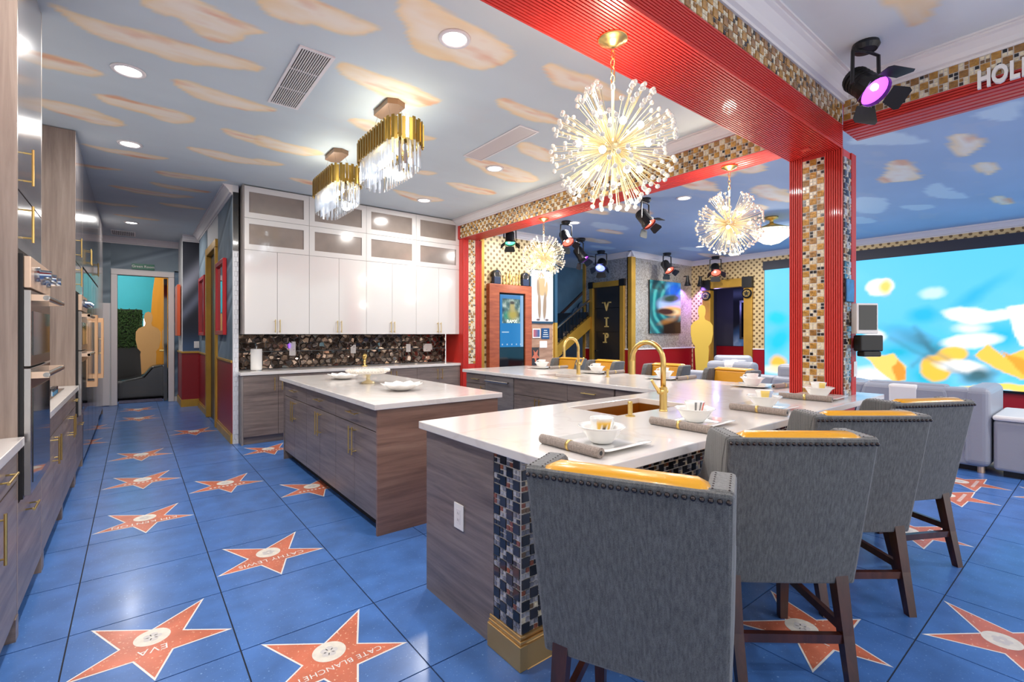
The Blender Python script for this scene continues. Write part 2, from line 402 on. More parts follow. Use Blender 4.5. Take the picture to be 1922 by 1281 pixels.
KCL=[[(-0.4,3.8),(-0.28,3.79),(-0.15,3.8),(0.11,3.76),(0.41,3.75),(0.62,3.73),(0.74,3.75),(0.65,3.88),(0.43,3.97),(0.34,4.03),(0.2,4.07),(0.06,4.03),(-0.09,4.04),(-0.23,3.98),(-0.31,3.88),(-0.38,3.84)],[(0.02,3.44),(0.16,3.2),(0.25,3.22),(0.43,3.26),(0.58,3.29),(0.64,3.33),(0.57,3.4),(0.57,3.47),(0.49,3.59),(0.36,3.64),(0.27,3.57),(0.21,3.48),(0.11,3.49),(0.04,3.48)],[(-0.53,4.5),(-0.4,4.47),(-0.26,4.49),(-0.13,4.57),(-0.27,4.69),(-0.42,4.71),(-0.56,4.73)],[(-0.26,5.0),(-0.12,4.93),(0.1,4.96),(0.34,4.93),(0.43,5.03),(0.39,5.19),(0.24,5.29),(0.08,5.17),(-0.1,5.16),(-0.21,5.12)],[(-0.63,5.34),(-0.39,5.35),(-0.22,5.37),(-0.04,5.51),(-0.11,5.67),(-0.23,5.71),(-0.41,5.66),(-0.66,5.53)],[(0.22,4.35),(0.3,4.31),(0.47,4.33),(0.66,4.34),(0.87,4.38),(0.97,4.4),(0.85,4.53),(0.7,4.58),(0.56,4.63),(0.36,4.56),(0.26,4.44)],[(0.62,5.11),(0.72,5.07),(1.02,5.14),(1.37,5.08),(1.55,5.13),(1.4,5.35),(1.14,5.4),(0.87,5.3),(0.71,5.26)],[(0.39,5.81),(0.63,5.78),(1.02,5.8),(1.38,5.73),(1.18,5.94),(0.8,6.08),(0.53,5.98)],[(-0.43,6.37),(-0.26,6.37),(0.08,6.34),(0.34,6.31),(0.14,6.52),(-0.15,6.52),(-0.37,6.45)],[(-0.46,7.17),(-0.32,7.12),(-0.05,7.09),(-0.28,7.25),(-0.42,7.25)],[(0.17,6.92),(0.38,6.83),(0.71,6.82),(0.96,6.78),(0.78,6.95),(0.39,7.1),(0.25,7.06)],[(0.14,7.46),(0.3,7.45),(0.59,7.48),(0.85,7.46),(0.66,7.64),(0.36,7.66),(0.21,7.6)],[(-0.29,7.93),(-0.03,7.91),(0.32,7.94),(0.74,7.88),(0.45,8.14),(0.08,8.19),(-0.17,8.08)],[(-0.53,9.02),(-0.16,9.02),(0.14,8.98),(-0.17,9.18),(-0.42,9.19)],[(0.21,8.54),(0.6,8.5),(0.96,8.58),(0.48,8.75)],[(-0.34,9.82),(0.03,9.8),(0.44,9.86),(0.1,10.02)],[(0.54,3.03),(0.64,2.85),(0.79,2.81),(1.02,2.82),(1.18,2.82),(1.21,2.85),(1.12,2.99),(0.98,3.05),(0.86,3.04),(0.8,3.1),(0.66,3.12),(0.57,3.07)],[(1.17,2.53),(1.18,2.44),(1.27,2.42),(1.45,2.44),(1.74,2.44),(1.99,2.51),(2.03,2.55),(2.04,2.69),(1.96,2.84),(1.83,2.88),(1.73,2.87),(1.61,2.93),(1.42,2.87),(1.36,2.79),(1.34,2.72),(1.24,2.65)],[(1.11,3.4),(1.16,3.34),(1.31,3.32),(1.56,3.32),(1.85,3.36),(1.98,3.43),(1.85,3.63),(1.64,3.63),(1.45,3.59),(1.28,3.54),(1.17,3.51)],[(2.24,2.51),(2.3,2.45),(2.44,2.44),(2.69,2.38),(2.94,2.4),(3.13,2.45),(2.96,2.61),(2.67,2.62),(2.56,2.66),(2.4,2.61)],[(2.28,3.11),(2.32,3.04),(2.53,3.05),(2.91,3.03),(3.1,3.09),(2.81,3.24),(2.5,3.21),(2.34,3.18)],[(2.97,3.75),(3.02,3.6),(3.44,3.64),(3.66,3.89),(3.32,3.91)],[(2.73,4.35),(2.94,4.27),(3.34,4.21),(3.89,4.34),(3.92,4.55),(3.63,4.7),(3.21,4.59)],[(3.0,5.2),(3.26,5.08),(3.91,5.14),(3.71,5.38),(3.32,5.37)],[(2.6,5.85),(2.89,5.89),(3.56,5.85),(3.2,6.27),(2.85,6.06)],[(0.91,5.06),(1.05,5.07),(1.36,5.13),(1.62,5.14),(1.42,5.38),(1.11,5.37),(0.95,5.29)],[(1.45,4.18),(1.62,4.09),(1.8,4.15),(2.25,4.07),(2.33,4.1),(2.18,4.27),(1.81,4.37),(1.59,4.32)],[(1.42,6.18),(1.73,6.17),(2.0,6.24),(1.69,6.4)],[(2.39,5.09),(2.64,4.97),(2.85,4.94),(2.73,5.14)],[(0.94,5.74),(1.37,5.74),(1.15,5.94)],[(3.14,0.82),(3.53,0.56),(3.57,0.63),(3.79,0.72),(3.76,0.78),(3.58,0.8)]]
LCL=[('p',[(7.3,1.91),(6.85,1.66),(6.5,1.57),(6.49,1.44),(6.76,1.41),(7.12,1.44),(7.58,1.48),(7.5,1.66)]),('p',[(6.03,1.02),(6.19,0.86),(6.61,0.79),(6.78,0.9),(7.01,1.02),(6.86,1.05),(6.7,1.05),(6.5,1.1),(6.41,1.03)]),('p',[(7.3,0.99),(7.34,0.88),(7.7,0.82),(8.08,0.96),(7.65,1.02)]),('w',[(8.39,1.64),(7.94,1.51),(7.85,1.39),(8.47,1.36),(9.18,1.24),(8.95,1.5)]),('w',[(7.74,2.26),(8.15,2.02),(8.49,2.03),(9.12,2.24),(9.19,2.39),(8.73,2.55)]),('w',[(8.8,2.04),(9.08,1.73),(9.41,1.65),(9.49,1.95)]),('w',[(5.6,1.7),(5.37,1.51),(5.64,1.25),(6.19,1.14),(6.04,1.34)]),('w',[(5.68,0.83),(5.66,0.67),(5.54,0.46),(6.09,0.54),(6.11,0.63),(5.96,0.67)]),('p',[(9.33,1.12),(9.24,1.0),(9.93,0.89),(10.08,1.07)])]

# ================================================================ STRUCTURE
# ---------------------------------------------------------------- floor
T, GX, GY = .608, .371, 3.008
floor = struct(MB().box(-1.1, 12.2, -3.2, 15.2, -.06, -.005).build('floor', M['grout_d']), 'blue terrazzo floor of square tiles with coral star inlays')
STAR_OUT = [(-.226, .297), (0, .13), (.226, .297), (.122, .036), (.3, -.098), (.072, -.105), (0, -.297), (-.072, -.105), (-.3, -.098), (-.122, .036)]
def star_mesh(txt):
    mb = MB()
    def star(k, z, m):
        pts = [(x * k, y * k + (1 - k) * .0, z) for x, y in STAR_OUT]
        mb.add(pts, [(0, 1, 9), (2, 3, 1), (4, 5, 3), (6, 7, 5), (8, 9, 7), (1, 3, 5, 7, 9)], m)
    star(1.0, .0006, 0); star(.925, .0010, 1)
    mb.add([(.07 * math.cos(t), .057 + .07 * math.sin(t), .0014) for t in np.linspace(0, 2 * PI, 29)[:-1]], [tuple(range(28))], 2)
    for k in range(5):
        t = k * 1.256; mb.add([(.022 * math.cos(t) + .016 * math.cos(a), .057 + .022 * math.sin(t) + .016 * math.sin(a), .0017) for a in np.linspace(0, 2 * PI, 9)[:-1]], [tuple(range(8))], 3)
    if txt:
        t = text_mb(txt, min(.062, .62 / max(len(txt), 4)), 0, 1.05)
        b = len(mb.v); mb.add([(-x, -y - .055, .0017) for x, y, z in t.v], t.f, 0)
    else:
        for k in range(9): x = -.14 + k * .033; mb.add([(x, -.065, .0017), (x + .02, -.065, .0017), (x + .018, -.04, .0017), (x + .003, -.04, .0017)], [(0, 1, 2, 3)], 0)
    return mb.mesh('star_inlay', [M['star_line'], M['star'], M['star_disc'], M['star_emblem']])
STARS = {(-1, -1): 'EVA', (0, -2): 'CATE BLANCHETT', (0, 0): 'CATHY LEWIS', (-1, 2): 'KIM KENTON', (-1, 4): None, (-1, 6): None, (-1, 11): None, (-1, 13): None,
         (0, 3): None, (1, 2): None, (0, 8): None, (1, 5): None, (-2, 8): None, (3, -4): 'EGH', (4, -5): None, (6, -4): None, (9, -4): None, (8, -4): None,
         (9, -5): None, (-2, 10): None}
tile_me = MB().box(.003, T - .003, .003, T - .003, -.006, 0).mesh('floor_tile', M['tile_blue'])
plain_star = star_mesh(None)
FOOT = [(-1.1, -.44, 1.5, 11.2), (1.36, 2.33, 3.2, 5.75), (1.3, 4.3, 1.6, 2.35), (3.62, 4.4, 2.4, 5.5), (1.08, 4.3, 6.8, 7.4), (.98, 1.1, 6.95, 12)]
cells = []; rest = MB()
for i in range(-3, 20):
    for j in range(-11, 16):
        x0, y0 = GX + i * T, GY + j * T
        if x0 < -1.1 or x0 > 11.5 or (y0 > 6.9 and x0 > 1.1): continue
        if any(a < x0 and x0 + T < b and c < y0 and y0 + T < d for a, b, c, d in FOOT): continue
        q = proj(x0 + T / 2, y0 + T / 2, 0); size = 0
        if q and -150 < q[0] < 2070 and q[1] < 1420: size = F_PX * T / q[2] * min(1, 1.4 / q[2] + .15)
        if (i, j) in STARS: size += 1000
        cells.append((size, x0, y0, i, j))
cells.sort(reverse=True)
for n, (size, x0, y0, i, j) in enumerate(cells):
    if size > 0 and n < 230:
        t = bpy.data.objects.new('floor_tile', tile_me); COL.objects.link(t); t.parent = floor; t.location = (x0, y0, 0)
        if (i, j) in STARS:
            s_ = bpy.data.objects.new('star_inlay', star_mesh(STARS[(i, j)]) if STARS[(i, j)] else plain_star)
            COL.objects.link(s_); s_.parent = t; s_.location = (T / 2, T / 2, 0)
            s_['label'] = 'coral star inlay with a cream disc'
    else: rest.box(x0 + .003, x0 + T - .003, y0 + .003, y0 + T - .003, -.006, 0)
r_ = rest.build('floor_tiling', M['tile_blue'], floor, fix=False); r_['kind'] = 'stuff'

# ---------------------------------------------------------------- painted ceilings
def sky_paint(x, y, clouds, base, seed, jitter=.03, dark=None):
    n = noise2(x * 1.2, y * 1.2, seed); n2 = noise2(x * .8, y * 4, seed + 3)
    c = np.tile(np.array(base)[None], (len(x), 1)) * (1 + .07 * n + .05 * n2)[:, None]
    c = mixc(c, .16 * (noise2(x * 2, y * 5, seed + 9) > .35), S(206, 204, 204))
    jx = x + jitter * noise2(x * 7, y * 7, seed + 5); jy = y + jitter * noise2(x * 7, y * 7, seed + 6)
    st = noise2(x * 2.2, y * 9, seed + 7)
    for kind, poly in clouds:
        p = np.array(poly); lo, hi = p.min(0) - .1, p.max(0) + .1
        w_ = (x > lo[0]) & (x < hi[0]) & (y > lo[1]) & (y < hi[1])
        if not w_.any(): continue
        sd = poly_sd(jx[w_], jy[w_], smooth_poly(poly)); sw = st[w_]; k = np.clip(sd / .02 + .5, 0, 1)
        if kind == 'w': col = np.tile(np.array(S(206, 226, 236))[None], (w_.sum(), 1)); k = k * .8
        else:
            col = np.tile(np.array(S(250, 238, 220))[None], (w_.sum(), 1))
            col = mixc(col, np.exp(-np.maximum(sd, 0) / .035) * .85, S(246, 212, 150))
            col = mixc(col, np.clip(sw * 2 - .1, 0, 1) * .6, S(244, 208, 146))
            col = mixc(col, np.clip(-sw * 2.6 - .35, 0, 1) * .8, S(232, 168, 126))
        cc = c[w_]; c[w_] = cc * (1 - k[:, None]) + col * k[:, None]
    return c
KIT = [('p', q) for q in KCL]
def ceil_sheet(x0, x1, y0, y1, res, clouds, base, seed, lab):
    nu, nv = int((x1 - x0) / res), int((y1 - y0) / res)
    o = sheet('ceiling', (x0, y1, CE), (x1 - x0, 0, 0), (0, y0 - y1, 0), nu, nv, lambda a, b: sky_paint(x0 + a, y1 - b, clouds, base, seed), M['painted'])
    return struct(o, lab)
SKY = S(202, 212, 215)
ceil_k = ceil_sheet(-1.1, 4.26, 1.6, 12.2, .026, KIT, SKY, 1, 'pale blue kitchen ceiling painted with peach clouds')
ceil_n = ceil_sheet(-1.1, 4.3, -3.2, 1.34, .04, KIT, S(222, 226, 226), 2, 'pale ceiling bay beside the red beam with one peach cloud')
rs = np.random.RandomState(4); LR = list(LCL)
for _ in range(34):
    cx, cy = rs.uniform(4.8, 11.3), rs.uniform(2.6, 9); a, b = rs.uniform(.3, .75), rs.uniform(.06, .2)
    LR.append((('p', 'w')[rs.randint(2)], [(cx + a * math.cos(t) * rs.uniform(.8, 1.2), cy + b * math.sin(t) * rs.uniform(.7, 1.3)) for t in np.linspace(0, 2 * PI, 10)[:-1]]))
ceil_l = ceil_sheet(4.5, 11.7, -3.2, 9.8, .045, LR, S(164, 186, 212), 6, 'blue lounge ceiling painted with loose clouds')

# ---------------------------------------------------------------- fluting, mosaic and crown helpers
def fluted(name, o, u, v, n, pitch, depth, mat, parent):
    o, u, v, n = Vector(o), Vector(u), Vector(v), Vector(n)
    k = max(2, int(round(v.length / pitch))); vd = v / k; mb = MB(); pr = []
    for i in range(k):
        for t, h in ((0, 0), (.12, 0), (.26, 1), (.86, 1), (1.0, 0)): pr.append((i + t, h))
    vs_ = [o + vd * t + n * (depth * h) for t, h in pr] + [o + u + vd * t + n * (depth * h) for t, h in pr]; q = len(pr)
    mb.add(vs_, [(i, i + 1, i + 1 + q, i + q) for i in range(q - 1)] + [(0, q - 1, 2 * q - 1, q)])
    return mb.build(name, mat, parent)
_tm = {}
def mosaic(parent, o, u, v, n, nu, nv, s, big, small, seed, minpx=9):
    o, u, v, n = Vector(o), Vector(u), Vector(v), Vector(n); rs = random.Random(seed); po = off(parent)
    g = MB(); g.add([o, o + u * (nu * s), o + u * (nu * s) + v * (nv * s), o + v * (nv * s)], [(0, 1, 2, 3)]); g.build('grout_bed', M['grout_w'], parent)
    sm = MB(); far = MB(); sl = list(dict.fromkeys(small)); bl = list(dict.fromkeys(big))
    def piece(mb, p, w_, h_, th, m):
        a, b, c = u * w_, v * h_, n * th
        mb.add([p, p + a, p + a + b, p + b, p + c, p + a + c, p + a + b + c, p + b + c], [(4, 5, 6, 7), (0, 1, 5, 4), (1, 2, 6, 5), (2, 3, 7, 6), (3, 0, 4, 7)], m)
    gp = s * .06
    for i in range(nu):
        for j in range(nv):
            p = o + u * (i * s) + v * (j * s)
            if (i + j) % 2 == 0:
                mt = rs.choice(big); q = proj(*(p + (u + v) * s / 2)); c = p + u * gp + v * gp
                # how large the piece shows along its own two edges
                ok = False
                if q and -60 < q[0] < 1980 and -60 < q[1] < 1340:
                    q2 = proj(*(p + u * s)); q3 = proj(*(p + v * s)); q1 = proj(*p)
                    if q1 and q2 and q3: ok = max(math.dist(q1[:2], q2[:2]), math.dist(q1[:2], q3[:2])) > minpx
                if ok:
                    key = (tuple(u), tuple(v), s, mt)
                    if key not in _tm:
                        mb = MB(); piece(mb, Vector((0, 0, 0)), s - 2 * gp, s - 2 * gp, .006, 0); _tm[key] = mb.mesh('mosaic_tile', M[mt])
                    ob = bpy.data.objects.new('mosaic_tile', _tm[key]); COL.objects.link(ob); ob.parent = parent; ob.location = c - po + n * rs.uniform(0, .001)
                else: piece(far, c, s - 2 * gp, s - 2 * gp, .006, bl.index(mt))
            else:
                for a in (0, 1):
                    for b in (0, 1):
                        piece(sm, p + u * (a * s / 2 + gp) + v * (b * s / 2 + gp), s / 2 - 2 * gp, s / 2 - 2 * gp, rs.uniform(.004, .006), sl.index(rs.choice(small)))
    if sm.v: sm.build('small_mosaic', [M[k] for k in sl], parent, fix=False)['kind'] = 'stuff'
    if far.v: far.build('large_mosaic', [M[k] for k in bl], parent, fix=False)['kind'] = 'stuff'
GB, GS = ['mo_gold1', 'mo_gold1', 'mo_gold2'], ['mo_cream', 'mo_cream', 'mo_brown', 'mo_gold2', 'mo_cream', 'mo_cream', 'mo_black', 'mo_cream']
DB, DS = ['mo_black', 'mo_black', 'mo_char'], ['mo_slate', 'mo_silver', 'mo_slate', 'mo_char', 'mo_slate', 'mo_silver', 'mo_copper']
def crown(name, p0, p1, outd, z0, z1, pr_, label, mat='white_trim'):
    p0, p1, d = Vector((*p0, 0)), Vector((*p1, 0)), Vector((*outd, 0)); h = z1 - z0
    prof = [(0, 0), (.12, 0), (.12, .14), (.3, .2), (.42, .42), (.7, .72), (.86, .8), (.86, .9), (1, .9), (1, 1), (0, 1)]
    vs_ = [p + d * (a * pr_) + Vector((0, 0, z0 + b * h)) for p in (p0, p1) for a, b in prof]; n = len(prof)
    mb = MB(); mb.add(vs_, [(i, (i + 1) % n, (i + 1) % n + n, i + n) for i in range(n)] + [tuple(range(n)), tuple(range(2 * n - 1, n - 1, -1))])
    return struct(mb.build(name, M[mat]), label)

# ---------------------------------------------------------------- red beams and columns
bA = struct(MB().box(-1.1, 4.235, 1.306, 1.674, 2.825, CE).build('trim_1', M['red']), 'red fluted beam crossing over the counter')
fluted('fluted_soffit', (-1.1, 1.68, 2.825), (5.33, 0, 0), (0, -.38, 0), (0, 0, -1), .0165, .012, M['red'], bA)
fluted('fluted_face', (-1.1, 1.306, 2.815), (5.33, 0, 0), (0, 0, .175), (0, -1, 0), .0165, .008, M['red'], bA)
mosaic(bA, (1.05, 1.304, 2.992), (1, 0, 0), (0, 0, 1), (0, -1, 0), 61, 3, .052, GB, GS, 1)
MB().box(4.0, 4.06, 1.45, 1.52, 2.804, 2.817).build('cover_plate', M['red'], bA, bev=.003)
bB = struct(MB().box(4.238, 4.55, 1.66, 7.0, 2.975, CE).build('trim_2', M['red']), 'red beam with gold mosaic running back to the white cabinets')
fluted('fluted_soffit', (4.235, 1.68, 2.975), (0, 5.3, 0), (.315, 0, 0), (0, 0, -1), .05, .006, M['red'], bB)
mosaic(bB, (4.236, 1.7, 2.976), (0, 1, 0), (0, 0, 1), (-1, 0, 0), 96, 4, .0525, GB, GS, 2)
bC = struct(MB().box(4.253, 4.57, -3.2, 1.305, 2.955, CE).build('trim_3', M['red']), 'red beam with gold mosaic and white letters on the lounge side')
fluted('fluted_soffit', (4.25, 1.3, 2.955), (0, -4.5, 0), (.32, 0, 0), (0, 0, -1), .06, .006, M['red'], bC)
fluted('fluted_face', (4.252, 1.3, 2.947), (0, -4.5, 0), (0, 0, .075), (-1, 0, 0), .018, .005, M['red'], bC)
mosaic(bC, (4.251, 1.3, 3.022), (0, -1, 0), (0, 0, 1), (-1, 0, 0), 44, 3, .05, GB, GS, 3)
col1 = struct(MB().box(4.24, 4.535, 1.31, 1.675, 0, 2.825).build('trim_4', M['red']), 'red fluted column with gold mosaic standing in the counter')
fluted('fluted_panel', (4.24, 1.30, .915), (0, 0, 1.91), (0, .124, 0), (-1, 0, 0), .0155, .008, M['red'], col1)
fluted('fluted_panel', (4.24, 1.58, .915), (0, 0, 1.91), (0, .1, 0), (-1, 0, 0), .0155, .008, M['red'], col1)
mosaic(col1, (4.237, 1.58, .915), (0, -1, 0), (0, 0, 1), (-1, 0, 0), 3, 36, .052, GB, GS + ['mo_cream', 'mo_black'], 4)
mosaic(col1, (4.27, 1.306, .915), (1, 0, 0), (0, 0, 1), (0, -1, 0), 3, 37, .05, ['mo_gold2', 'mo_char', 'mo_silver'], ['mo_silver', 'mo_brown', 'mo_char', 'mo_cream'], 5)
fluted('fluted_panel', (4.43, 1.308, .915), (0, 0, 1.91), (.105, 0, 0), (0, -1, 0), .02, .008, M['red'], col1)
col2 = struct(MB().box(4.262, 4.635, 6.705, 7.25, 0, 2.975).build('trim_5', M['red']), 'red column with gold mosaic at the end of the white cabinets')
fluted('fluted_panel', (4.262, 6.702, 0), (0, 0, 2.975), (.105, 0, 0), (0, -1, 0), .02, .006, M['red'], col2)
fluted('fluted_panel', (4.505, 6.702, 0), (0, 0, 2.975), (.13, 0, 0), (0, -1, 0), .02, .006, M['red'], col2)
mosaic(col2, (4.37, 6.703, .9), (1, 0, 0), (0, 0, 1), (0, -1, 0), 3, 46, .045, ['mo_gold1', 'mo_gold2', 'mo_cream'], GS, 6)
crown('trim_6', (4.238, 1.6), (4.238, 7.0), (-1, 0), 3.19, CE, .11, 'white crown moulding above the gold mosaic of the kitchen beam')
crown('trim_7', (-1.1, 1.304), (4.25, 1.304), (0, -1), 3.15, CE, .12, 'white crown moulding along the red cross beam')
crown('trim_8', (4.252, 1.3), (4.252, -3.2), (-1, 0), 3.17, CE, .12, 'white crown moulding above the white letters')
# white letters on the lounge beam
lt = thing('wall_lettering', 'white HOLLYWOOD letters standing on the red beam band', 'lettering', (4.23, .56, 2.96))
xx = .56
for ch in 'HOLLYWOOD':
    t = text_mb(ch, .15, .012, 1, False, .006); wd = max(p[0] for p in t.v)
    t.xf(Matrix.Diagonal((.6, 1, 1, 1))); wd *= .6; t.xf(frame((4.225, xx, 2.965), (0, -1, 0), (0, 0, 1), (-1, 0, 0))); t.build('letter', M['plate_w'], lt); xx -= wd + .004

# ---------------------------------------------------------------- walls
struct(MB().box(-1.2, -1.06, -3.2, 12.3, 0, CE).build('wall_left', M['white_wall']), 'white wall behind the tall grey cabinets')
wb = struct(MB().box(1.05, 4.27, 7.285, 7.42, 0, CE).build('wall_back', M['white_wall']), 'back wall of the kitchen behind the white cabinets')
# faceted bronze backsplash: panels of irregular pillowed cells
M['bs1'] = P('bronze_facets', S(150, 130, 114), .16, .9, var=(9, .35)); M['bs2'] = P('dark_bronze_facets', S(100, 88, 80), .14, .9)
M['bs_grout'] = P('backsplash_joint', S(70, 66, 64), .4)
rsb = random.Random(11)
def facets(x0, x1, z0, z1, y, seed):
    rr = random.Random(seed); a = .05; mb = MB()
    def J(i, j, k): h = random.Random((i * 73856093) ^ (j * 19349663) ^ (k * 83492791) ^ seed); return h.uniform(-.4, .4) * a, h.uniform(-.4, .4) * a
    dx, dz = a * 1.732, a * 1.5; mb.add([(x0, y, z0), (x1, y, z0), (x1, y, z1), (x0, y, z1)], [(0, 1, 2, 3)], 2)
    cl = lambda p: (min(max(p[0], x0), x1), min(max(p[1], z0), z1))
    vert = {}
    for j in range(-1, int((z1 - z0) / dz) + 2):
        for i in range(-1, int((x1 - x0) / dx) + 2):
            cx = x0 + (i + .5 * (j % 2)) * dx; cz = z0 + j * dz; pts = []
            for k in range(6):
                t = PI / 6 + k * PI / 3; px_, pz = cx + a * math.cos(t), cz + a * math.sin(t)
                key = (round((px_ - x0) / dx * 2), round((pz - z0) / dz * 6))
                if key not in vert: q = J(key[0], key[1], 1); vert[key] = (px_ + q[0], pz + q[1])
                pts.append(cl(vert[key]))
            ux = sum(p[0] for p in pts) / 6; uz = sum(p[1] for p in pts) / 6
            if len(set((round(p[0], 4), round(p[1], 4)) for p in pts)) < 4: continue
            tx, tz = rr.uniform(-.25, .25), rr.uniform(-.25, .25); m = rr.randrange(2)
            o_ = [(ux + (p[0] - ux) * .95, y, uz + (p[1] - uz) * .95) for p in pts]
            n_ = [(ux + (p[0] - ux) * .62, y - .012 - (p[0] - ux) * tx - (p[1] - uz) * tz, uz + (p[1] - uz) * .62) for p in pts]
            mb.add(o_ + n_, [(6, 7, 8, 9, 10, 11)] + [(q, (q + 1) % 6, (q + 1) % 6 + 6, q + 6) for q in range(6)], m)
    return mb
sx = [1.055, 1.86, 2.66, 3.44, 4.18, 4.265]
for i in range(5):
    for j in range(2):
        facets(sx[i] + .004, sx[i + 1] - .004, .918 + j * .238 + .003, .918 + (j + 1) * .238 - .003, 7.278, i * 7 + j).build('backsplash_panel', [M['bs1'], M['bs2'], M['bs_grout']], wb, fix=False)

# hall: side wall with mural, wainscot, cap, gold baseboard
def mural(x, y, seed, base=S(120, 140, 156), dark=S(36, 44, 58), lite=S(160, 176, 190)):
    c = np.tile(np.array(base)[None], (len(x), 1)); n = noise2(x * 1.5, y * 1.5, seed)
    c = mixc(c, np.clip(-n * 1.5, 0, 1) * .7, dark); c = mixc(c, np.clip(n * 1.4, 0, 1) * .5, lite)
    for k in range(7):
        a = .45 + .25 * math.sin(seed + k); d = (y - .5 * k) * math.cos(a) - x * math.sin(a)
        c = mixc(c, np.exp(-(d / .03) ** 2) * .5, lite); c = mixc(c, np.exp(-((d - .08) / .04) ** 2) * .5, dark)
    return c
hs = struct(MB().slab([.985, 1.05], [6.96, 8.42, 9.5, 10.9], lambda i, j: True, 2.72, CE).slab([.985, 1.05], [6.96, 8.42, 9.5, 10.9], lambda i, j: j != 1, 0, 2.72).build('wall_hall_side', M['white_wall']), 'hall side wall with a blue mural over red wainscot')
sheet('mural_sheet', (.983, 8.3, 1.06), (0, -1.32, 0), (0, 0, 2.2), 50, 70, lambda a, b: mural(a, b, 3), M['painted'], hs)
sheet('mural_sheet', (.983, 10.9, 1.06), (0, -1.3, 0), (0, 0, 2.2), 40, 60, lambda a, b: mural(a, b, 8), M['painted'], hs)
for a, b in ((6.98, 8.36), (9.56, 10.9)):
    MB().box(.978, .985, a, b, .12, 1.03).build('wainscot_panel', M['red_wain'], hs)
    MB().box(.965, .985, a, b, 1.03, 1.06).build('wainscot_cap', M['gold_paint'], hs, bev=.004)
    MB().box(.962, .985, a, b, 0, .1).box(.97, .985, a, b, .1, .13).build('baseboard', M['gold_paint'], hs)
bk = MB()
for j in range(40):
    for i in range(2):
        x0 = .99 + i * .03 - (.015 if j % 2 else 0); bk.box(max(.987, x0 + .001), min(1.048, x0 + .028), 6.952, 6.962, j * .061 + .001, j * .061 + .057)
bk.build('brick_facing', M['brick_w'], hs)['kind'] = 'stuff'
MB().box(.986, 1.049, 6.95, 6.96, 2.46, 3.2).build('dark_facing', M['mo_black'], hs)
crown('trim_9', (.985, 6.96), (.985, 10.9), (-1, 0), 3.17, CE, .11, 'white crown moulding along the hall side wall')
d1 = thing('door_1', 'gold framed doorway with a dark door in the hall side wall', None, (.985, 8.95, 0)); struct(d1)
g = MB(); g.box(.95, 1.06, 8.33, 8.45, 0, 2.699); g.box(.95, 1.06, 9.47, 9.59, 0, 2.699); g.box(.95, 1.06, 8.33, 9.59, 2.7, 2.82); g.build('casing', M['gold_paint'], d1, bev=.008)
MB().box(1.02, 1.05, 8.45, 9.47, 0, 2.7).build('door_leaf', M['door_black'], d1)
# hall: projecting block, end wall and doorway
hb = struct(MB().box(.73, 1.3, 11.1, 12.3, 0, CE).build('wall_hall_block', M['white_wall']), 'short hall wall with a dark mural above red wainscot')
def mural2(x, y):
    c = np.tile(np.array(S(44, 46, 56))[None], (len(x), 1)); d = (y - .1) * .62 - x * .78 - .9
    c = mixc(c, np.exp(-((y * .8 - x * 1.1 - .95) / .16) ** 2) * .95, S(150, 152, 166)); c = mixc(c, np.exp(-((y * .8 - x * 1.1 - .55) / .1) ** 2) * .8, S(120, 126, 146))
    c = mixc(c, np.exp(-(y / .25) ** 2) * .7, S(90, 120, 160)); return c
sheet('mural_sheet', (.735, 11.096, 1.07), (.36, 0, 0), (0, 0, 2.1), 20, 80, mural2, M['painted'], hb)
for (a, b, c, d) in ((.73, 1.3, 11.09, 11.1), (.72, .73, 11.1, 12.14)):
    MB().box(a, b, c, d, .12, 1.03).build('wainscot_panel', M['red_wain'], hb)
    MB().box(a - .012, b, c - .012, d, 1.03, 1.06).build('wainscot_cap', M['gold_paint'], hb)
    MB().box(a - .014, b, c - .014, d, 0, .14).build('baseboard', M['gold_paint'], hb)
crown('trim_10', (.73, 11.095), (1.2, 11.095), (0, -1), 3.17, CE, .11, 'white crown moulding over the dark hall mural')
he = struct(MB().slab([-1.06, -.25, .56, .73], [12.15, 12.28], lambda i, j: i != 1, 0, 2.56).box(-1.06, .73, 12.15, 12.28, 2.56, CE).build('wall_hall_end', M['white_wall']), 'grey blue mural wall at the end of the hall')
sheet('mural_sheet', (-1.05, 12.146, 2.0), (.7, 0, 0), (0, 0, 1.2), 40, 50, lambda a, b: mural(a, b, 5, S(126, 142, 152), S(70, 84, 96)), M['painted'], he)
sheet('mural_sheet', (-.35, 12.146, 2.68), (1.08, 0, 0), (0, 0, .52), 50, 30, lambda a, b: mural(a, b, 6, S(126, 142, 152), S(80, 94, 106)), M['painted'], he)
sheet('mural_sheet', (.66, 12.146, .1), (.07, 0, 0), (0, 0, 2.6), 4, 50, lambda a, b: mural(a, b, 7, S(100, 126, 150)), M['painted'], he)
crown('trim_11', (-1.06, 12.148), (.73, 12.148), (0, -1), 3.17, CE, .11, 'white crown moulding above the green sign')
d2 = thing('door_2', 'white framed doorway with a black door standing open', None, (.15, 12.15, 0)); struct(d2)
g = MB(); g.box(-.35, -.25, 12.11, 12.29, 0, 2.559); g.box(.56, .66, 12.11, 12.29, 0, 2.559); g.box(-.35, .66, 12.11, 12.29, 2.56, 2.66); g.build('casing', M['white_trim'], d2, bev=.01)
MB().box(.49, .55, 12.3, 13.1, .01, 2.55).build('door_leaf', M['black_gloss'], d2)
MB().cyl((.42, 12.4, 1.05), (.52, 12.4, 1.05), .02).build('door_knob', M['gold'], d2)
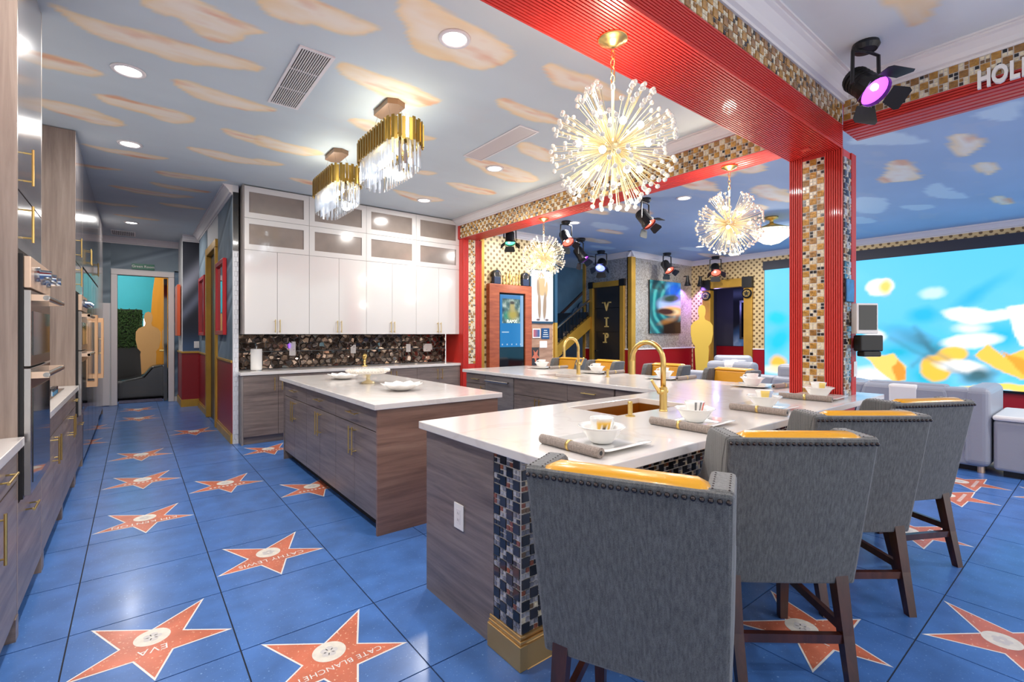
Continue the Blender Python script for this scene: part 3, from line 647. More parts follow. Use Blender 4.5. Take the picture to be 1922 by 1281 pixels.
# room beyond
struct(MB().box(-1.5, 2.0, 15.0, 15.1, 0, 3.3).build('wall_far_room', P('turquoise_paint', S(60, 186, 200), .6)), 'turquoise wall of the room beyond the hall door')
struct(MB().box(-1.6, -1.5, 12.28, 15.1, 0, 3.3).box(1.9, 2.0, 12.28, 15.1, 0, 3.3).build('wall_far_sides', M['white_wall']), 'side walls of the room beyond the hall door')
struct(MB().box(-1.6, 2.0, 12.2, 15.1, CE, CE + .05).build('ceiling', M['white_wall']), 'white ceiling of the room beyond the hall door')

# ---------------------------------------------------------------- lounge walls
def wains(par, ax, pos, sgn, a, b):
    # red wainscot, cap and gold baseboard on a wall face; ax 'x': face at x=pos spanning y
    def bx(t, z0, z1):
        p, q = sorted((pos, pos + sgn * t)); return (p, q, a, b, z0, z1) if ax == 'x' else (a, b, p, q, z0, z1)
    MB().box(*bx(.008, .12, 1.03)).build('wainscot_panel', M['red_wain'], par)
    MB().box(*bx(.022, 1.03, 1.055)).build('wainscot_cap', M['white_trim'], par)
    MB().box(*bx(.02, 0, .13)).build('baseboard', M['gold_paint'], par)
wl = struct(MB().box(4.64, 6.53, 6.95, 7.05, 0, CE).build('wall_lounge_back', M['paper_x']), 'dotted gold wallpaper wall behind the wooden kiosk')
MB().box(5.95, 6.5, 6.94, 6.95, 0, 1.62).build('plank_panel', wood('pale_plank', S(150, 112, 88), S(176, 138, 112), S(196, 160, 132), (2, 2, 12), .5), wl)
struct(MB().box(6.53, 6.60, 6.9, 7.1, 0, 1.62).build('trim_18', M['gold_paint']), 'gold post at the end of the plank panel')
struct(MB().box(6.53, 6.6, 6.9, 7.1, 1.62, CE).build('trim_19', P('teal_edge', S(16, 70, 100), .5)), 'teal wall edge beside the suited figure poster')
fs = MB(); ds = MB()
for k in range(8):
    fs.box(4.645, 4.74, 6.89, 6.945, .93 + k * .27, .93 + k * .27 + .25)
    ds.prism([(4.645, .93 + k * .27 + .10), (4.69, .93 + k * .27 + .155), (4.645, .93 + k * .27 + .17)], 'y', 6.886, 6.9)
struct(fs.build('trim_12', M['mo_char'])); ds.build('pale_chips', M['grout_w'], bpy.data.objects['trim_12'])
MB().box(4.645, 4.74, 6.9, 6.946, .9, 3.1).build('joint_bed', M['grout_w'], bpy.data.objects['trim_12'])
struct(MB().box(4.745, 4.83, 6.9, 6.95, 0, 3.17).build('trim_13', M['gold_paint']), 'gold strip between the film strip column and the kiosk')
crown('trim_14', (4.6, 6.95), (6.53, 6.95), (0, -1), 3.17, CE, .11, 'white crown moulding over the dotted wallpaper and kiosk')
wv = struct(MB().slab([8.96, 9.06], [6.95, 7.2, 8.08, 8.4], lambda i, j: j != 1, 0, 2.53).box(8.96, 9.06, 6.95, 8.4, 2.53, CE).build('wall_vip', M['sequin']), 'silver sequin wall around the black VIP door')
wains(wv, 'x', 8.96, -1, 6.95, 7.12); wains(wv, 'x', 8.96, -1, 8.17, 8.4)
MB().box(8.93, 9.08, 6.9, 7.0, 0, 3.17).build('gold_corner', M['gold_paint'], wv)
MB().box(8.93, 9.08, 8.34, 8.42, 0, 3.17).build('gold_corner', M['gold_paint'], wv)
crown('trim_15', (8.96, 6.84), (8.96, 8.4), (-1, 0), 3.17, CE, .11, 'white crown moulding over the VIP door wall')
wr = struct(MB().box(8.96, 11.6, 6.95, 7.05, 0, CE).build('wall_art', M['sequin']), 'silver sequin wall carrying the wave picture')
wains(wr, 'y', 6.95, -1, 9.08, 11.5)
crown('trim_16', (8.85, 6.95), (11.5, 6.95), (0, -1), 3.17, CE, .11, 'white crown moulding over the wave picture wall')
ws = struct(MB().slab([11.5, 11.6], [-3.2, 5.54, 6.42, 6.95], lambda i, j: j != 1, 0, 2.55).box(11.5, 11.6, -3.2, 6.95, 2.55, CE).build('wall_lounge_right', M['paper_y']), 'dotted gold wallpaper wall behind the video screen')
wains(ws, 'x', 11.5, -1, -3.2, 5.38); wains(ws, 'x', 11.5, -1, 6.6, 6.9)
crown('trim_17', (11.5, -3.2), (11.5, 6.95), (-1, 0), 3.17, CE, .11, 'white crown moulding over the video screen wall')
# VIP door
d3 = thing('door_3', 'black VIP door in a gold frame', None, (8.96, 7.64, 0)); struct(d3)
g = MB(); g.box(8.9, 8.99, 7.1, 7.22, 0, 2.53); g.box(8.9, 8.99, 8.06, 8.17, 0, 2.53); g.box(8.9, 8.99, 7.221, 8.059, 2.531, 2.66); g.build('casing', M['gold_paint'], d3, bev=.008)
MB().box(8.88, 8.99, 7.08, 7.23, 2.52, 2.68).box(8.88, 8.99, 8.05, 8.19, 2.52, 2.68).build('corner_block', M['black'], d3)
dl = MB().box(8.97, 9.0, 7.22, 8.06, 0, .6).box(8.97, 9.0, 7.22, 8.06, .61, 1.44).box(8.97, 9.0, 7.22, 8.06, 1.45, 2.02).box(8.97, 9.0, 7.22, 8.06, 2.03, 2.53).build('door_leaf', M['door_black'], d3); MB().box(9.0, 9.03, 7.2, 8.08, 0, 2.53).build('door_core', M['black'], d3)
for ch, zc in (('V', 2.05), ('I', 1.68), ('P', 1.30)):
    t = text_mb(ch, .30, .012, bold=.006); t.xf(Matrix.Diagonal((.8, 1, 1, 1)))
    sv = {'V': [(-.09, .105, .09), (.09, .105, .09)], 'I': [(0, .105, .12), (0, -.105, .12)], 'P': [(-.05, -.105, .11), (-.06, .105, .08)]}[ch]
    for a, b, wd in sv: t.box(a - wd / 2, a + wd / 2, b - .014, b + .014, -.012, .012)
    t.xf(frame((8.955, 7.66, zc), (0, -1, 0), (0, 0, 1), (-1, 0, 0))); t.build('letter', P('letter_gold', S(226, 196, 120), .35, .2), d3)
MB().cyl((8.92, 7.98, .98), (8.97, 7.98, .98), .02).build('door_knob', M['steel'], d3)
# doorway in the screen wall with a dim corridor behind it
d4 = thing('door_4', 'gold framed opening beside the video screen', None, (11.5, 6.0, 0)); struct(d4)
g = MB(); g.box(11.44, 11.62, 5.36, 5.56, 0, 2.54); g.box(11.44, 11.62, 6.4, 6.62, 0, 2.54); g.box(11.44, 11.62, 5.561, 6.399, 2.541, 2.74); g.build('casing', M['gold_paint'], d4, bev=.01)
MB().box(11.4, 11.62, 5.35, 5.58, 2.5, 2.76).box(11.4, 11.62, 6.39, 6.63, 2.5, 2.76).build('corner_block', M['black'], d4)
for yy in (5.46, 6.5):
    c = MB().cyl((11.4, yy, 2.36), (11.44, yy, 2.36), .115, n=20).build('medallion', M['black_gloss'], d4)
    MB().cyl((11.385, yy, 2.36), (11.4, yy, 2.36), .085, n=20).build('medallion_ring', M['gold'], c)
    st = MB(); pts = [((.07 if k % 2 == 0 else .03) * math.sin(k * PI / 5), (.07 if k % 2 == 0 else .03) * math.cos(k * PI / 5)) for k in range(10)]
    st.prism([(yy + a, 2.36 + b) for a, b in pts], 'x', 11.375, 11.386); st.build('medallion_star', M['black'], c)
cw = struct(MB().box(11.6, 14.6, 7.4, 7.5, 0, CE).box(13.6, 13.7, 3.4, 7.5, 0, CE).box(11.6, 14.6, 3.3, 3.4, 0, CE).box(11.6, 14.6, 3.3, 7.5, CE, CE + .05).build('wall_corridor', P('dark_corridor', S(60, 56, 66), .6)), 'dark corridor walls beyond the gold framed opening')
def space(x, y):
    c = np.tile(np.array(S(12, 12, 20))[None], (len(x), 1)); d = np.hypot(x - 1.0, y + .9)
    c = mixc(c, np.clip((1.75 - d) / .5, 0, 1), S(80, 130, 180)); c = mixc(c, np.clip(noise2(x * 4, y * 4, 3), 0, 1) * np.clip((1.6 - d) / .3, 0, 1), S(200, 214, 226))
    c = mixc(c, np.exp(-((y - 1.5) / .12) ** 2) * .8, S(120, 128, 150)); return c
sheet('mural_sheet', (13.595, 6.9, 1.05), (0, -1.6, 0), (0, 0, 2.1), 50, 60, space, M['painted'], cw)
MB().box(13.58, 13.6, 3.4, 7.4, .1, 1.04).build('wainscot_panel', M['red_wain'], cw)
# stair well behind the lounge
st = struct(MB().box(6.3, 12.5, 9.7, 9.8, 0, 5).box(6.2, 6.3, 7.0, 9.8, 0, 5).build('wall_stairwell', P('stair_sky_paint', S(96, 150, 190), .6, var=(1.2, .25))), 'sky blue stairwell wall')
stair = thing('staircase', 'dark staircase rising behind the wall with a wooden handrail', 'staircase', (6.8, 8.6, 0))
for k in range(12):
    MB().box(6.0 + k * .26, 6.28 + k * .26, 8.25, 9.4, k * .162, k * .162 + .162).build('step', M['mo_char'], stair)
slope = .62; zt = lambda x: 1.72 + (x - 8.72) * slope
MB().prism([(6.4, zt(6.4) - .3), (9.6, zt(9.6) - .3), (9.6, zt(9.6)), (6.4, zt(6.4))], 'y', 8.12, 8.22).build('stringer', M['gold_paint'], stair)
bl = MB()
for k in range(24): x = 6.6 + k * .115; z = zt(x) - .02; bl.box(x, x + .012, 8.16, 8.18, z, z + .42)
bl.build('baluster_row', M['black'], stair)['kind'] = 'stuff'
MB().prism([(6.4, zt(6.4) + .38), (9.6, zt(9.6) + .38), (9.6, zt(9.6) + .42), (6.4, zt(6.4) + .42)], 'y', 8.14, 8.2).build('lower_rail', M['steel'], stair)
MB().prism([(8.0, .94), (11, 3.13), (11, 3.2), (8.0, 1.01)], 'y', 9.6, 9.66).build('handrail', M['darkwood'], stair)
wv_ = MB()
for k in range(13):
    x = 8.0 + k * .23; z = .75 + (x - 8.0) * .73; wv_.prism([(x, .1), (x + .24, .1), (x + .24, z - .02), (x + .18, z + .08), (x + .06, z + .02), (x, z - .08)], 'y', 9.66, 9.7)
wv_.build('painted_waves', P('sea_paint', S(20, 76, 120), .5, var=(2, .3)), stair)

# ================================================================ KITCHEN
def handle(parent, c, ax, ln, out, mat='gold', r=.0055, so=.034):
    """bar pull centred at c on the face; ax = bar axis; out = outward unit vector"""
    c, out = Vector(c), Vector(out); a = Vector({'x': (1, 0, 0), 'y': (0, 1, 0), 'z': (0, 0, 1)}[ax]); mb = MB()
    mb.cyl(c + out * so - a * ln / 2, c + out * so + a * ln / 2, r, n=8)
    for s_ in (-1, 1): mb.cyl(c + a * (s_ * ln * .38), c + out * so + a * (s_ * ln * .38), r * .8, n=6)
    return mb.build('handle', M[mat], parent, smooth=False)
def front(parent, n, pos, a0, a1, z0, z1, mat, name='door', hd=None, th=.02, gap=.002, hm='gold'):
    """a door or drawer front on face n at pos; hd = ('v'|'h', along, z, length)"""
    s_ = -1 if n[0] == '-' else 1; a0 += gap; a1 -= gap; z0 += gap; z1 -= gap; p, q = sorted((pos, pos + s_ * th)); mb = MB()
    if n[1] == 'x': mb.box(p, q, a0, a1, z0, z1); out = (s_, 0, 0)
    else: mb.box(a0, a1, p, q, z0, z1); out = (0, s_, 0)
    d = mb.build(name, M[mat] if isinstance(mat, str) else mat, parent)
    if hd:
        k, a, z, ln = hd; f = pos + s_ * th
        handle(d, (f, a, z) if n[1] == 'x' else (a, f, z), 'z' if k == 'v' else ('y' if n[1] == 'x' else 'x'), ln, out, hm)
    return d

# ---------------------------------------------------------------- left run
c = thing('base_cabinet', 'grey wood base cabinet beneath the cut off white counter', 'cabinet', (-.75, 2.5, 0))
MB().box(-1.05, -.445, 1.9, 3.165, .1, .875).build('body', M['wood_v'], c)
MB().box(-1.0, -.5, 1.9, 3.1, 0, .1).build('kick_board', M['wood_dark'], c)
MB().box(-1.05, -.42, 3.1, 3.165, 0, .1).build('leg', M['wood_h'], c)
front(c, '+x', -.445, 2.5, 3.165, .72, .87, 'wood_h', 'drawer', ('h', 2.84, .80, .2))
front(c, '+x', -.445, 1.9, 2.5, .72, .87, 'wood_h', 'drawer', ('h', 2.2, .80, .2))
front(c, '+x', -.445, 2.5, 3.165, .1, .715, 'wood_h', 'door', ('v', 2.68, .60, .2))
front(c, '+x', -.445, 1.9, 2.5, .1, .715, 'wood_h', 'door', ('v', 2.4, .60, .2))
tag(MB().box(-1.05, -.40, 1.9, 3.168, .878, .92).build('countertop', M['quartz'], bev=.003), 'white quartz counter in front of the first oven cabinet', 'countertop')

def tall_shell(o, y0, y1):
    MB().box(-1.05, -.425, y0, y0 + .02, 0, CE - .006).box(-1.05, -.425, y1 - .02, y1, 0, CE - .006).build('side_panel', M['wood_v'], o)
    MB().box(-1.05, -.45, y0 + .02, y1 - .02, .1, CE - .006).build('body', M['carcass'], o)
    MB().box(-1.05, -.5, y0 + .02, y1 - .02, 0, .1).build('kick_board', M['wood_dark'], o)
def wall_oven(label, y0, y1, zb=.63):
    o = thing('wall_oven', label, 'oven', (-.40, (y0 + y1) / 2, zb)); x = -.385
    MB().box(-.448, -.41, y0 - .012, y1 + .012, zb - .012, zb + 1.15).build('surround', M['black'], o)
    MB().box(-.41, x, y0, y1, zb + .99, zb + 1.14).build('control_panel', M['copper_face'], o, bev=.003)
    for k in range(3):
        yy = y0 + (y1 - y0) * (.2 + .3 * k); kn = MB()
        kn.cyl((x, yy, zb + 1.065), (x + .018, yy, zb + 1.065), .036, n=20); kn.cyl((x + .018, yy, zb + 1.065), (x + .06, yy, zb + 1.065), .026, .022, n=20)
        kn.build('knob', M['steel_mirror'], o, smooth=False)
    for a, b, nm in ((.615, .98, 'upper_door'), (.0, .605, 'lower_door')):
        d = MB().box(-.41, x, y0, y1, zb + a, zb + b).build(nm, M['steel'], o, bev=.002)
        MB().box(x, x + .003, y0 + .05, y1 - .05, zb + a + .05, zb + b - .1).build('glass', M['black_gloss'], d)
        for q in (y0 + .02, y1 - .05): MB().box(x, x + .06, q, q + .03, zb + b - .05, zb + b - .02).build('bracket', M['copper_face'], d)
        MB().cyl((x + .052, y0 + .02, zb + b - .035), (x + .052, y1 - .02, zb + b - .035), .013, n=12).build('handle', M['steel'], d)
    return o
c = thing('oven_cabinet', 'tall grey wood oven cabinet beside the cut off counter', 'cabinet', (-.75, 3.55, 0)); tall_shell(c, 3.17, 3.93)
front(c, '+x', -.445, 3.19, 3.91, 2.08, 3.275, 'wood_gloss', 'door', ('v', 3.33, 2.22, .18))
front(c, '+x', -.445, 3.19, 3.91, 1.80, 2.075, 'wood_gloss', 'door', ('v', 3.33, 1.94, .18))
front(c, '+x', -.445, 3.19, 3.91, .1, .605, 'wood_h', 'drawer', ('h', 3.45, .52, .16))
wall_oven('double wall oven with a copper control panel nearest the cut off counter', 3.215, 3.885)
c = thing('base_cabinet', 'long grey wood base cabinet between the two oven cabinets', 'cabinet', (-.75, 4.95, 0))
MB().box(-1.05, -.445, 3.93, 6.0, .1, .875).build('body', M['wood_v'], c)
MB().box(-1.0, -.5, 3.93, 6.0, 0, .1).build('kick_board', M['wood_dark'], c)
for yy in (3.95, 4.93, 5.9): MB().box(-1.0, -.425, yy, yy + .06, 0, .1).build('leg', M['wood_h'], c)
for a, b, hy in ((3.93, 4.46, 4.40), (4.46, 4.97, 4.52), (4.97, 5.5, 5.44), (5.5, 6.0, 5.56)):
    front(c, '+x', -.445, a, b, .73, .87, 'wood_h', 'drawer', ('h', (a + b) / 2, .81, .16) if a > 5.2 else None); front(c, '+x', -.445, a, b, .1, .727, 'wood_h', 'door', ('v', hy, .62, .18))
tag(MB().box(-1.05, -.40, 3.932, 5.998, .878, .92).build('countertop', M['quartz'], bev=.003), 'white quartz counter holding the black cooktop', 'countertop')
k = thing('cooktop', 'black glass cooktop with steel knobs set in the white counter', 'cooktop', (-.72, 5.2, .92))
MB().box(-.98, -.47, 4.75, 5.65, .92, .93).build('glass_top', M['black_gloss'], k, bev=.003)
for q in range(4): MB().cyl((-.52, 5.3 + .08 * q, .93), (-.52, 5.3 + .08 * q, .96), .02, n=14).build('knob', M['steel_mirror'], k)
for q in range(4): MB().lathe([(.07, .93), (.07, .945), (.055, .945), (.055, .93)], (-.82 + .16 * (q % 2), 4.95 + .42 * (q // 2), 0), 20).build('grate', M['black'], k)
c = thing('oven_cabinet', 'tall grey wood oven cabinet between the cooktop counter and the fridges', 'cabinet', (-.75, 6.4, 0)); tall_shell(c, 6.0, 6.8)
front(c, '+x', -.445, 6.02, 6.78, 2.08, 3.275, 'wood_gloss', 'door', ('v', 6.14, 2.22, .18))
front(c, '+x', -.445, 6.02, 6.78, 1.80, 2.075, 'wood_gloss', 'door', ('v', 6.14, 1.94, .18))
front(c, '+x', -.445, 6.02, 6.78, .1, .605, 'wood_h', 'drawer', ('h', 6.3, .52, .16))
wall_oven('double wall oven with a copper control panel beside the fridges', 6.05, 6.75)
for y0, lab, lab2 in ((6.8, 'mirror steel fridge with long copper handles next to the second wall oven', 'glossy grey overhead cabinet above the fridge by the second oven'),
                      (8.2, 'mirror steel fridge with long copper handles next to the tall pantry', 'glossy grey overhead cabinet above the fridge by the pantry')):
    f = thing('fridge', lab, 'fridge', (-.75, y0 + .7, 0))
    MB().box(-1.05, -.46, y0 + .01, y0 + 1.39, .02, 2.1).build('body', M['steel'], f)
    for a, b, hy in ((.015, .695, .64), (.705, 1.385, .76)):
        d = MB().box(-.46, -.42, y0 + a, y0 + b, .06, 2.09).build('door', M['steel_mirror'], f, bev=.003)
        h = MB().box(-.36, -.335, y0 + hy - .012, y0 + hy + .012, .78, 1.62)
        h.box(-.42, -.335, y0 + hy - .02, y0 + hy + .02, .78, .84); h.box(-.42, -.335, y0 + hy - .02, y0 + hy + .02, 1.56, 1.62); h.build('handle', M['copper'], d)
    o = thing('overhead_cabinet', lab2, 'cabinet', (-.75, y0 + .7, 2.12)); MB().box(-1.05, -.445, y0, y0 + 1.4, 2.12, CE - .006).build('body', M['carcass'], o)
    for a, b in ((0, .7), (.7, 1.4)): front(o, '+x', -.445, y0 + a, y0 + b, 2.12, 3.275, 'wood_gloss', 'door', ('v', y0 + (.64 if a == 0 else .76), 2.3, .18))
c = thing('pantry_cabinet', 'tall glossy grey pantry cabinet at the hall end of the run', 'cabinet', (-.75, 10.3, 0)); tall_shell(c, 9.6, 11.0)
for a, b in ((9.62, 10.3), (10.3, 10.98)): front(c, '+x', -.445, a, b, .1, 3.27, 'wood_gloss', 'door', ('v', 10.24 if a < 10 else 10.36, 1.2, .3))
c = thing('closet_door', 'white flush closet door with a black pull left of the hall doorway', 'door', (-.62, 12.13, 0))
MB().box(-1.0, -.37, 12.105, 12.147, .01, 1.99).build('leaf', M['white_trim'], c, bev=.004); MB().box(-.47, -.455, 12.08, 12.105, .85, 1.5).build('pull', M['black'], c)

# ---------------------------------------------------------------- back run
c = thing('base_cabinet', 'grey wood base cabinet run under the bronze backsplash', 'cabinet', (2.7, 7.03, 0))
MB().box(1.075, 4.255, 6.80, 7.27, .1, .873).build('body', M['carcass'], c)
MB().box(1.055, 1.075, 6.78, 7.27, 0, .873).build('side_panel', M['carcass'], c)
MB().box(1.075, 4.255, 6.83, 7.2, 0, .1).build('kick_board', M['wood_h'], c)
for a, b, hx in ((1.075, 1.477, 1.43), (1.477, 1.874, 1.52), (1.874, 2.27, 2.22), (2.27, 2.674, 2.32), (2.674, 3.07, 3.025), (3.07, 3.47, 3.115), (3.47, 3.86, 3.82), (3.86, 4.255, 3.905)):
    front(c, '-y', 6.80, a, b, .1, .868, 'wood_h', 'door', ('v', hx, .755, .17))
tag(MB().box(1.04, 4.262, 6.765, 7.268, .876, .916).build('countertop', M['quartz'], bev=.003), 'white quartz counter along the bronze backsplash', 'countertop')
names = ['leftmost', 'second from the hall', 'third from the hall', 'rightmost']
where = ['beside the dark hall wall', 'second from the hall', 'third from the hall', 'beside the red mosaic column']
for k in range(4):
    x0 = 1.074 + .8 * k; x1 = x0 + .8
    c = thing('wall_cabinet', 'glossy white tall wall cabinet with frosted windows, ' + where[k], 'cabinet', (x0 + .4, 7.05, 1.394), 'white wall cabinets')
    MB().box(x0 + (.018 if k == 0 else .002), x1 - .002, 6.842, 7.27, 1.40, CE - .008).build('body', M['carcass'], c)
    if k == 0: MB().box(x0, x0 + .018, 6.822, 7.27, 1.394, CE - .008).build('side_panel', M['carcass'], c)
    a0 = x0 + (.018 if k == 0 else 0)
    front(c, '-y', 6.842, a0, x0 + .4, 1.394, 2.466, 'white_gloss', 'door', ('v', x0 + .372, 1.50, .17))
    front(c, '-y', 6.842, x0 + .4, x1, 1.394, 2.466, 'white_gloss', 'door', ('v', x0 + .428, 1.50, .17))
    for z0, z1 in ((2.466, 2.87), (2.87, 3.275)):
        g = MB().slab([a0 + .002, x0 + .072, x1 - .07, x1 - .002], [z0 + .002, z0 + .072, z1 - .072, z1 - .002], lambda i, j: (i, j) != (1, 1), 0, .02)
        g.v = [(p[0], 6.842 - p[2], p[1]) for p in g.v]; d = g.build('window_door', M['white_gloss'], c)
        MB().box(x0 + .07, x1 - .068, 6.832, 6.836, z0 + .07, z1 - .07).build('frosted_pane', M['frost'], d)
def outlet(name, lab, cat, o, u, w_, h_, n, slots):
    t = thing(name, lab, cat, o); o, u, n = Vector(o), Vector(u), Vector(n); v = Vector((0, 0, 1))
    M4 = frame(o, u, v, n); MB().box(-w_ / 2, w_ / 2, -h_ / 2, h_ / 2, 0, .006).xf(M4).build('plate', M['plate_w'], t, bev=.002)
    for a, b, c_, d, mt in slots: MB().box(a, b, c_, d, .006, .008).xf(M4).build('insert' if mt == 'white_trim' else 'slot', M[mt], t)
    return t
DUP = [(-.018, .018, -.036, .036, 'white_trim')]
for x, w_, lab in ((2.637, .08, 'white wall outlet on the backsplash behind the cake stand'), (3.556, .08, 'white wall outlet on the backsplash left of the wide switch'), (3.915, .17, 'wide white switch plate on the backsplash near the red column')):
    outlet('wall_outlet', lab, 'outlet', (x, 7.266, 1.167), (1, 0, 0), w_, .13, (0, -1, 0), DUP)
s_ = outlet('wall_outlet', 'tall white outlet with a purple night light on the backsplash', 'outlet', (1.767, 7.266, 1.19), (1, 0, 0), .085, .2, (0, -1, 0), DUP)
MB().box(1.715, 1.728, 7.23, 7.264, 1.2, 1.26).build('night_light', P('purple_glow', S(120, 70, 220), .4, emit=2.5), s_)
p = thing('paper_towel', 'white paper towel roll standing on the back counter', 'paper towel', (1.27, 7.05, .916))
MB().lathe([(0, .916), (.075, .916), (.075, .926), (0, .926)], (1.27, 7.05, 0), 28).build('base', M['steel'], p)
MB().lathe([(.02, .926), (.066, .926), (.068, .94), (.068, 1.19), (.066, 1.2), (.02, 1.2)], (1.27, 7.05, 0), 28).build('roll', M['paper'], p, smooth=False)
MB().cyl((1.27, 7.05, 1.2), (1.27, 7.05, 1.23), .008).ball((1.27, 7.05, 1.235), .012).build('post', M['steel'], p)
# gold hand sculpture
h = MB(); hx, hy, hz = 2.72, 7.02, .916
h.lathe([(0, 0), (.045, 0), (.045, .012), (.025, .02), (.022, .06), (.03, .09), (0, .1)], (hx, hy, hz), 16)
h.tube([(hx, hy, hz + .08), (hx + .012, hy, hz + .12), (hx + .03, hy, hz + .15), (hx + .03, hy, hz + .19)], [.022, .02, .012, .006], 8)
for q in range(4): h.tube([(hx - .02 + .014 * q, hy, hz + .1), (hx - .024 + .014 * q, hy - .004, hz + .15), (hx - .012 + .014 * q, hy - .006, hz + .2 - .008 * abs(q - 1.5))], [.009, .008, .005], 8)
tag(h.build('hand_sculpture', M['gold'], smooth=True), 'small gold hand sculpture on the back counter', 'sculpture')

# ---------------------------------------------------------------- island
isl = thing('kitchen_island', 'grey wood island with gold bar handles in the middle of the kitchen', 'kitchen island', (1.83, 4.5, 0))
MB().box(1.345, 2.33, 3.19, 5.78, .1, .873).build('body', M['wood_h'], isl)
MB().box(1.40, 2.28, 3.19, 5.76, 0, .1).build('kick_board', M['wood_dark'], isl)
MB().box(1.318, 2.352, 3.168, 3.19, 0, .873).build('end_panel', wood('lit_grey_laminate', S(112, 86, 74), S(138, 106, 92), S(158, 126, 108), (1.6, 1.6, 26), .34), isl)  # same grey laminate, with the light on this end put into its colour
MB().box(1.318, 2.352, 5.78, 5.80, 0, .873).build('end_panel', M['wood_h'], isl)
for q in range(3):
    a = 3.192 + q * .863; b = a + .863; m_ = (a + b) / 2
    front(isl, '-x', 1.345, a, b, .715, .87, 'wood_h', 'drawer', ('h', m_, .80, .19))
    front(isl, '-x', 1.345, a, m_, .1, .712, 'wood_h', 'door', ('v', m_ - .035, .59, .21)); front(isl, '-x', 1.345, m_, b, .1, .712, 'wood_h', 'door', ('v', m_ + .035, .59, .21))
tag(MB().box(1.288, 2.382, 3.142, 5.86, .876, .916).build('countertop', M['quartz'], bev=.004), 'white quartz slab on top of the island', 'countertop')
def shell_dish(lab, x, y, r, h_, n=18):
    mb = MB(); k = 8; vs_ = []
    for j in range(k + 1):
        t = j / k
        for i in range(n * 2):
            a = PI * i / n; rr = r * (.25 + .75 * t) * (1 + .10 * t * math.cos(n / 2 * a)); vs_.append((x + rr * math.cos(a), y + rr * math.sin(a), .9225 + h_ * t ** 1.8 * (1 + .12 * math.cos(n / 2 * a))))
    mb.add(vs_, [(j * 2 * n + i, j * 2 * n + (i + 1) % (2 * n), (j + 1) * 2 * n + (i + 1) % (2 * n), (j + 1) * 2 * n + i) for j in range(k) for i in range(2 * n)] + [tuple(range(2 * n - 1, -1, -1))])
    o = mb.build('serving_dish', M['china'], smooth=True); m_ = o.modifiers.new('solid', 'SOLIDIFY'); m_.thickness = .006; m_.offset = 1
    return tag(o, lab, 'dish')
shell_dish('white scalloped shell dish on the island nearest the counter', 1.80, 3.80, .16, .055)
shell_dish('white scalloped shell dish on the island beyond the cake stand', 1.76, 5.12, .15, .05)
ck = thing('cake_stand', 'cut glass cake stand on a gold foot in the middle of the island', 'cake stand', (1.80, 4.55, .916))
MB().lathe([(0, 0), (.065, 0), (.06, .012), (.02, .03), (.018, .07), (.03, .085), (.02, .1), (0, .1)], (1.80, 4.55, .916), 24).build('foot', M['brass'], ck, smooth=True)
MB().lathe([(0, .1), (.17, .1), (.2, .125), (.196, .13), (.165, .108), (0, .108)], (1.80, 4.55, .916), 36).build('plate', M['bead'], ck)
b_ = MB()
for q in range(40): t = 2 * PI * q / 40; b_.ball((1.80 + .2 * math.cos(t), 4.55 + .2 * math.sin(t), .916 + .125), .013, 6, 4)
b_.build('bead_rim', M['bead'], ck)

# ---------------------------------------------------------------- L-shaped counter
pen = thing('bar_counter_base', 'grey wood breakfast bar base with black mosaic facing', 'counter base', (2.7, 1.95, 0))
MB().box(1.285, 4.2, 1.553, 2.355, 0, .64).slab([1.285, 2.235, 3.015, 4.2], [1.553, 1.825, 2.265, 2.355], lambda i, j: (i, j) != (1, 1), .64, .873).build('body', M['wood_h'], pen)
MB().box(1.265, 1.285, 1.735, 2.36, 0, .873).build('end_panel', M['wood_h'], pen)
MB().box(1.272, 1.286, 1.55, 1.735, .13, .873).build('end_backing', M['grout_w'], pen)
mosaic(pen, (1.271, 1.735, .137), (0, -1, 0), (0, 0, 1), (-1, 0, 0), 4, 16, .046, DB, DS, 21)
mosaic(pen, (1.272, 1.551, .137), (1, 0, 0), (0, 0, 1), (0, -1, 0), 63, 16, .046, DB + ['mo_char'], DS + ['mo_cream', 'mo_brown'], 22, 11)
g = MB()
for a, b, z0, z1 in ((.025, .0, 0, .105), (.018, 0, .105, .12), (.012, 0, .12, .137)): g.box(1.272 - a, 1.29, 1.551 - a, 1.76, z0, z1).box(1.29, 4.2, 1.551 - a, 1.56, z0, z1)
g.build('gold_plinth', P('satin_gold_plinth', S(206, 168, 110), .35, .7), pen, bev=.003)
outlet('wall_outlet', 'white outlet on the wood end of the breakfast bar', 'outlet', (1.264, 2.02, .497), (0, -1, 0), .085, .125, (-1, 0, 0), [(-.018, .018, -.036, .036, 'white_trim'), (-.008, -.005, .01, .022, 'black'), (.004, .007, .01, .022, 'black'), (-.008, -.005, -.022, -.01, 'black'), (.004, .007, -.022, -.01, 'black')])
lg = thing('sink_cabinet', 'grey wood sink cabinet run facing the island', 'cabinet', (4.0, 4.0, 0))
MB().box(3.605, 4.42, 2.358, 5.55, .1, .64).slab([3.605, 3.735, 4.075, 4.42], [2.358, 3.705, 4.295, 5.55], lambda i, j: (i, j) != (1, 1), .64, .873).build('body', M['wood_h'], lg)
MB().box(3.66, 4.38, 2.358, 5.52, 0, .1).build('kick_board', M['wood_dark'], lg)
front(lg, '-x', 3.605, 5.1, 5.55, .74, .87, 'wood_h', 'drawer', ('h', 5.3, .80, .16)); front(lg, '-x', 3.605, 5.1, 5.55, .1, .737, 'wood_h', 'door', ('v', 5.16, .62, .2))
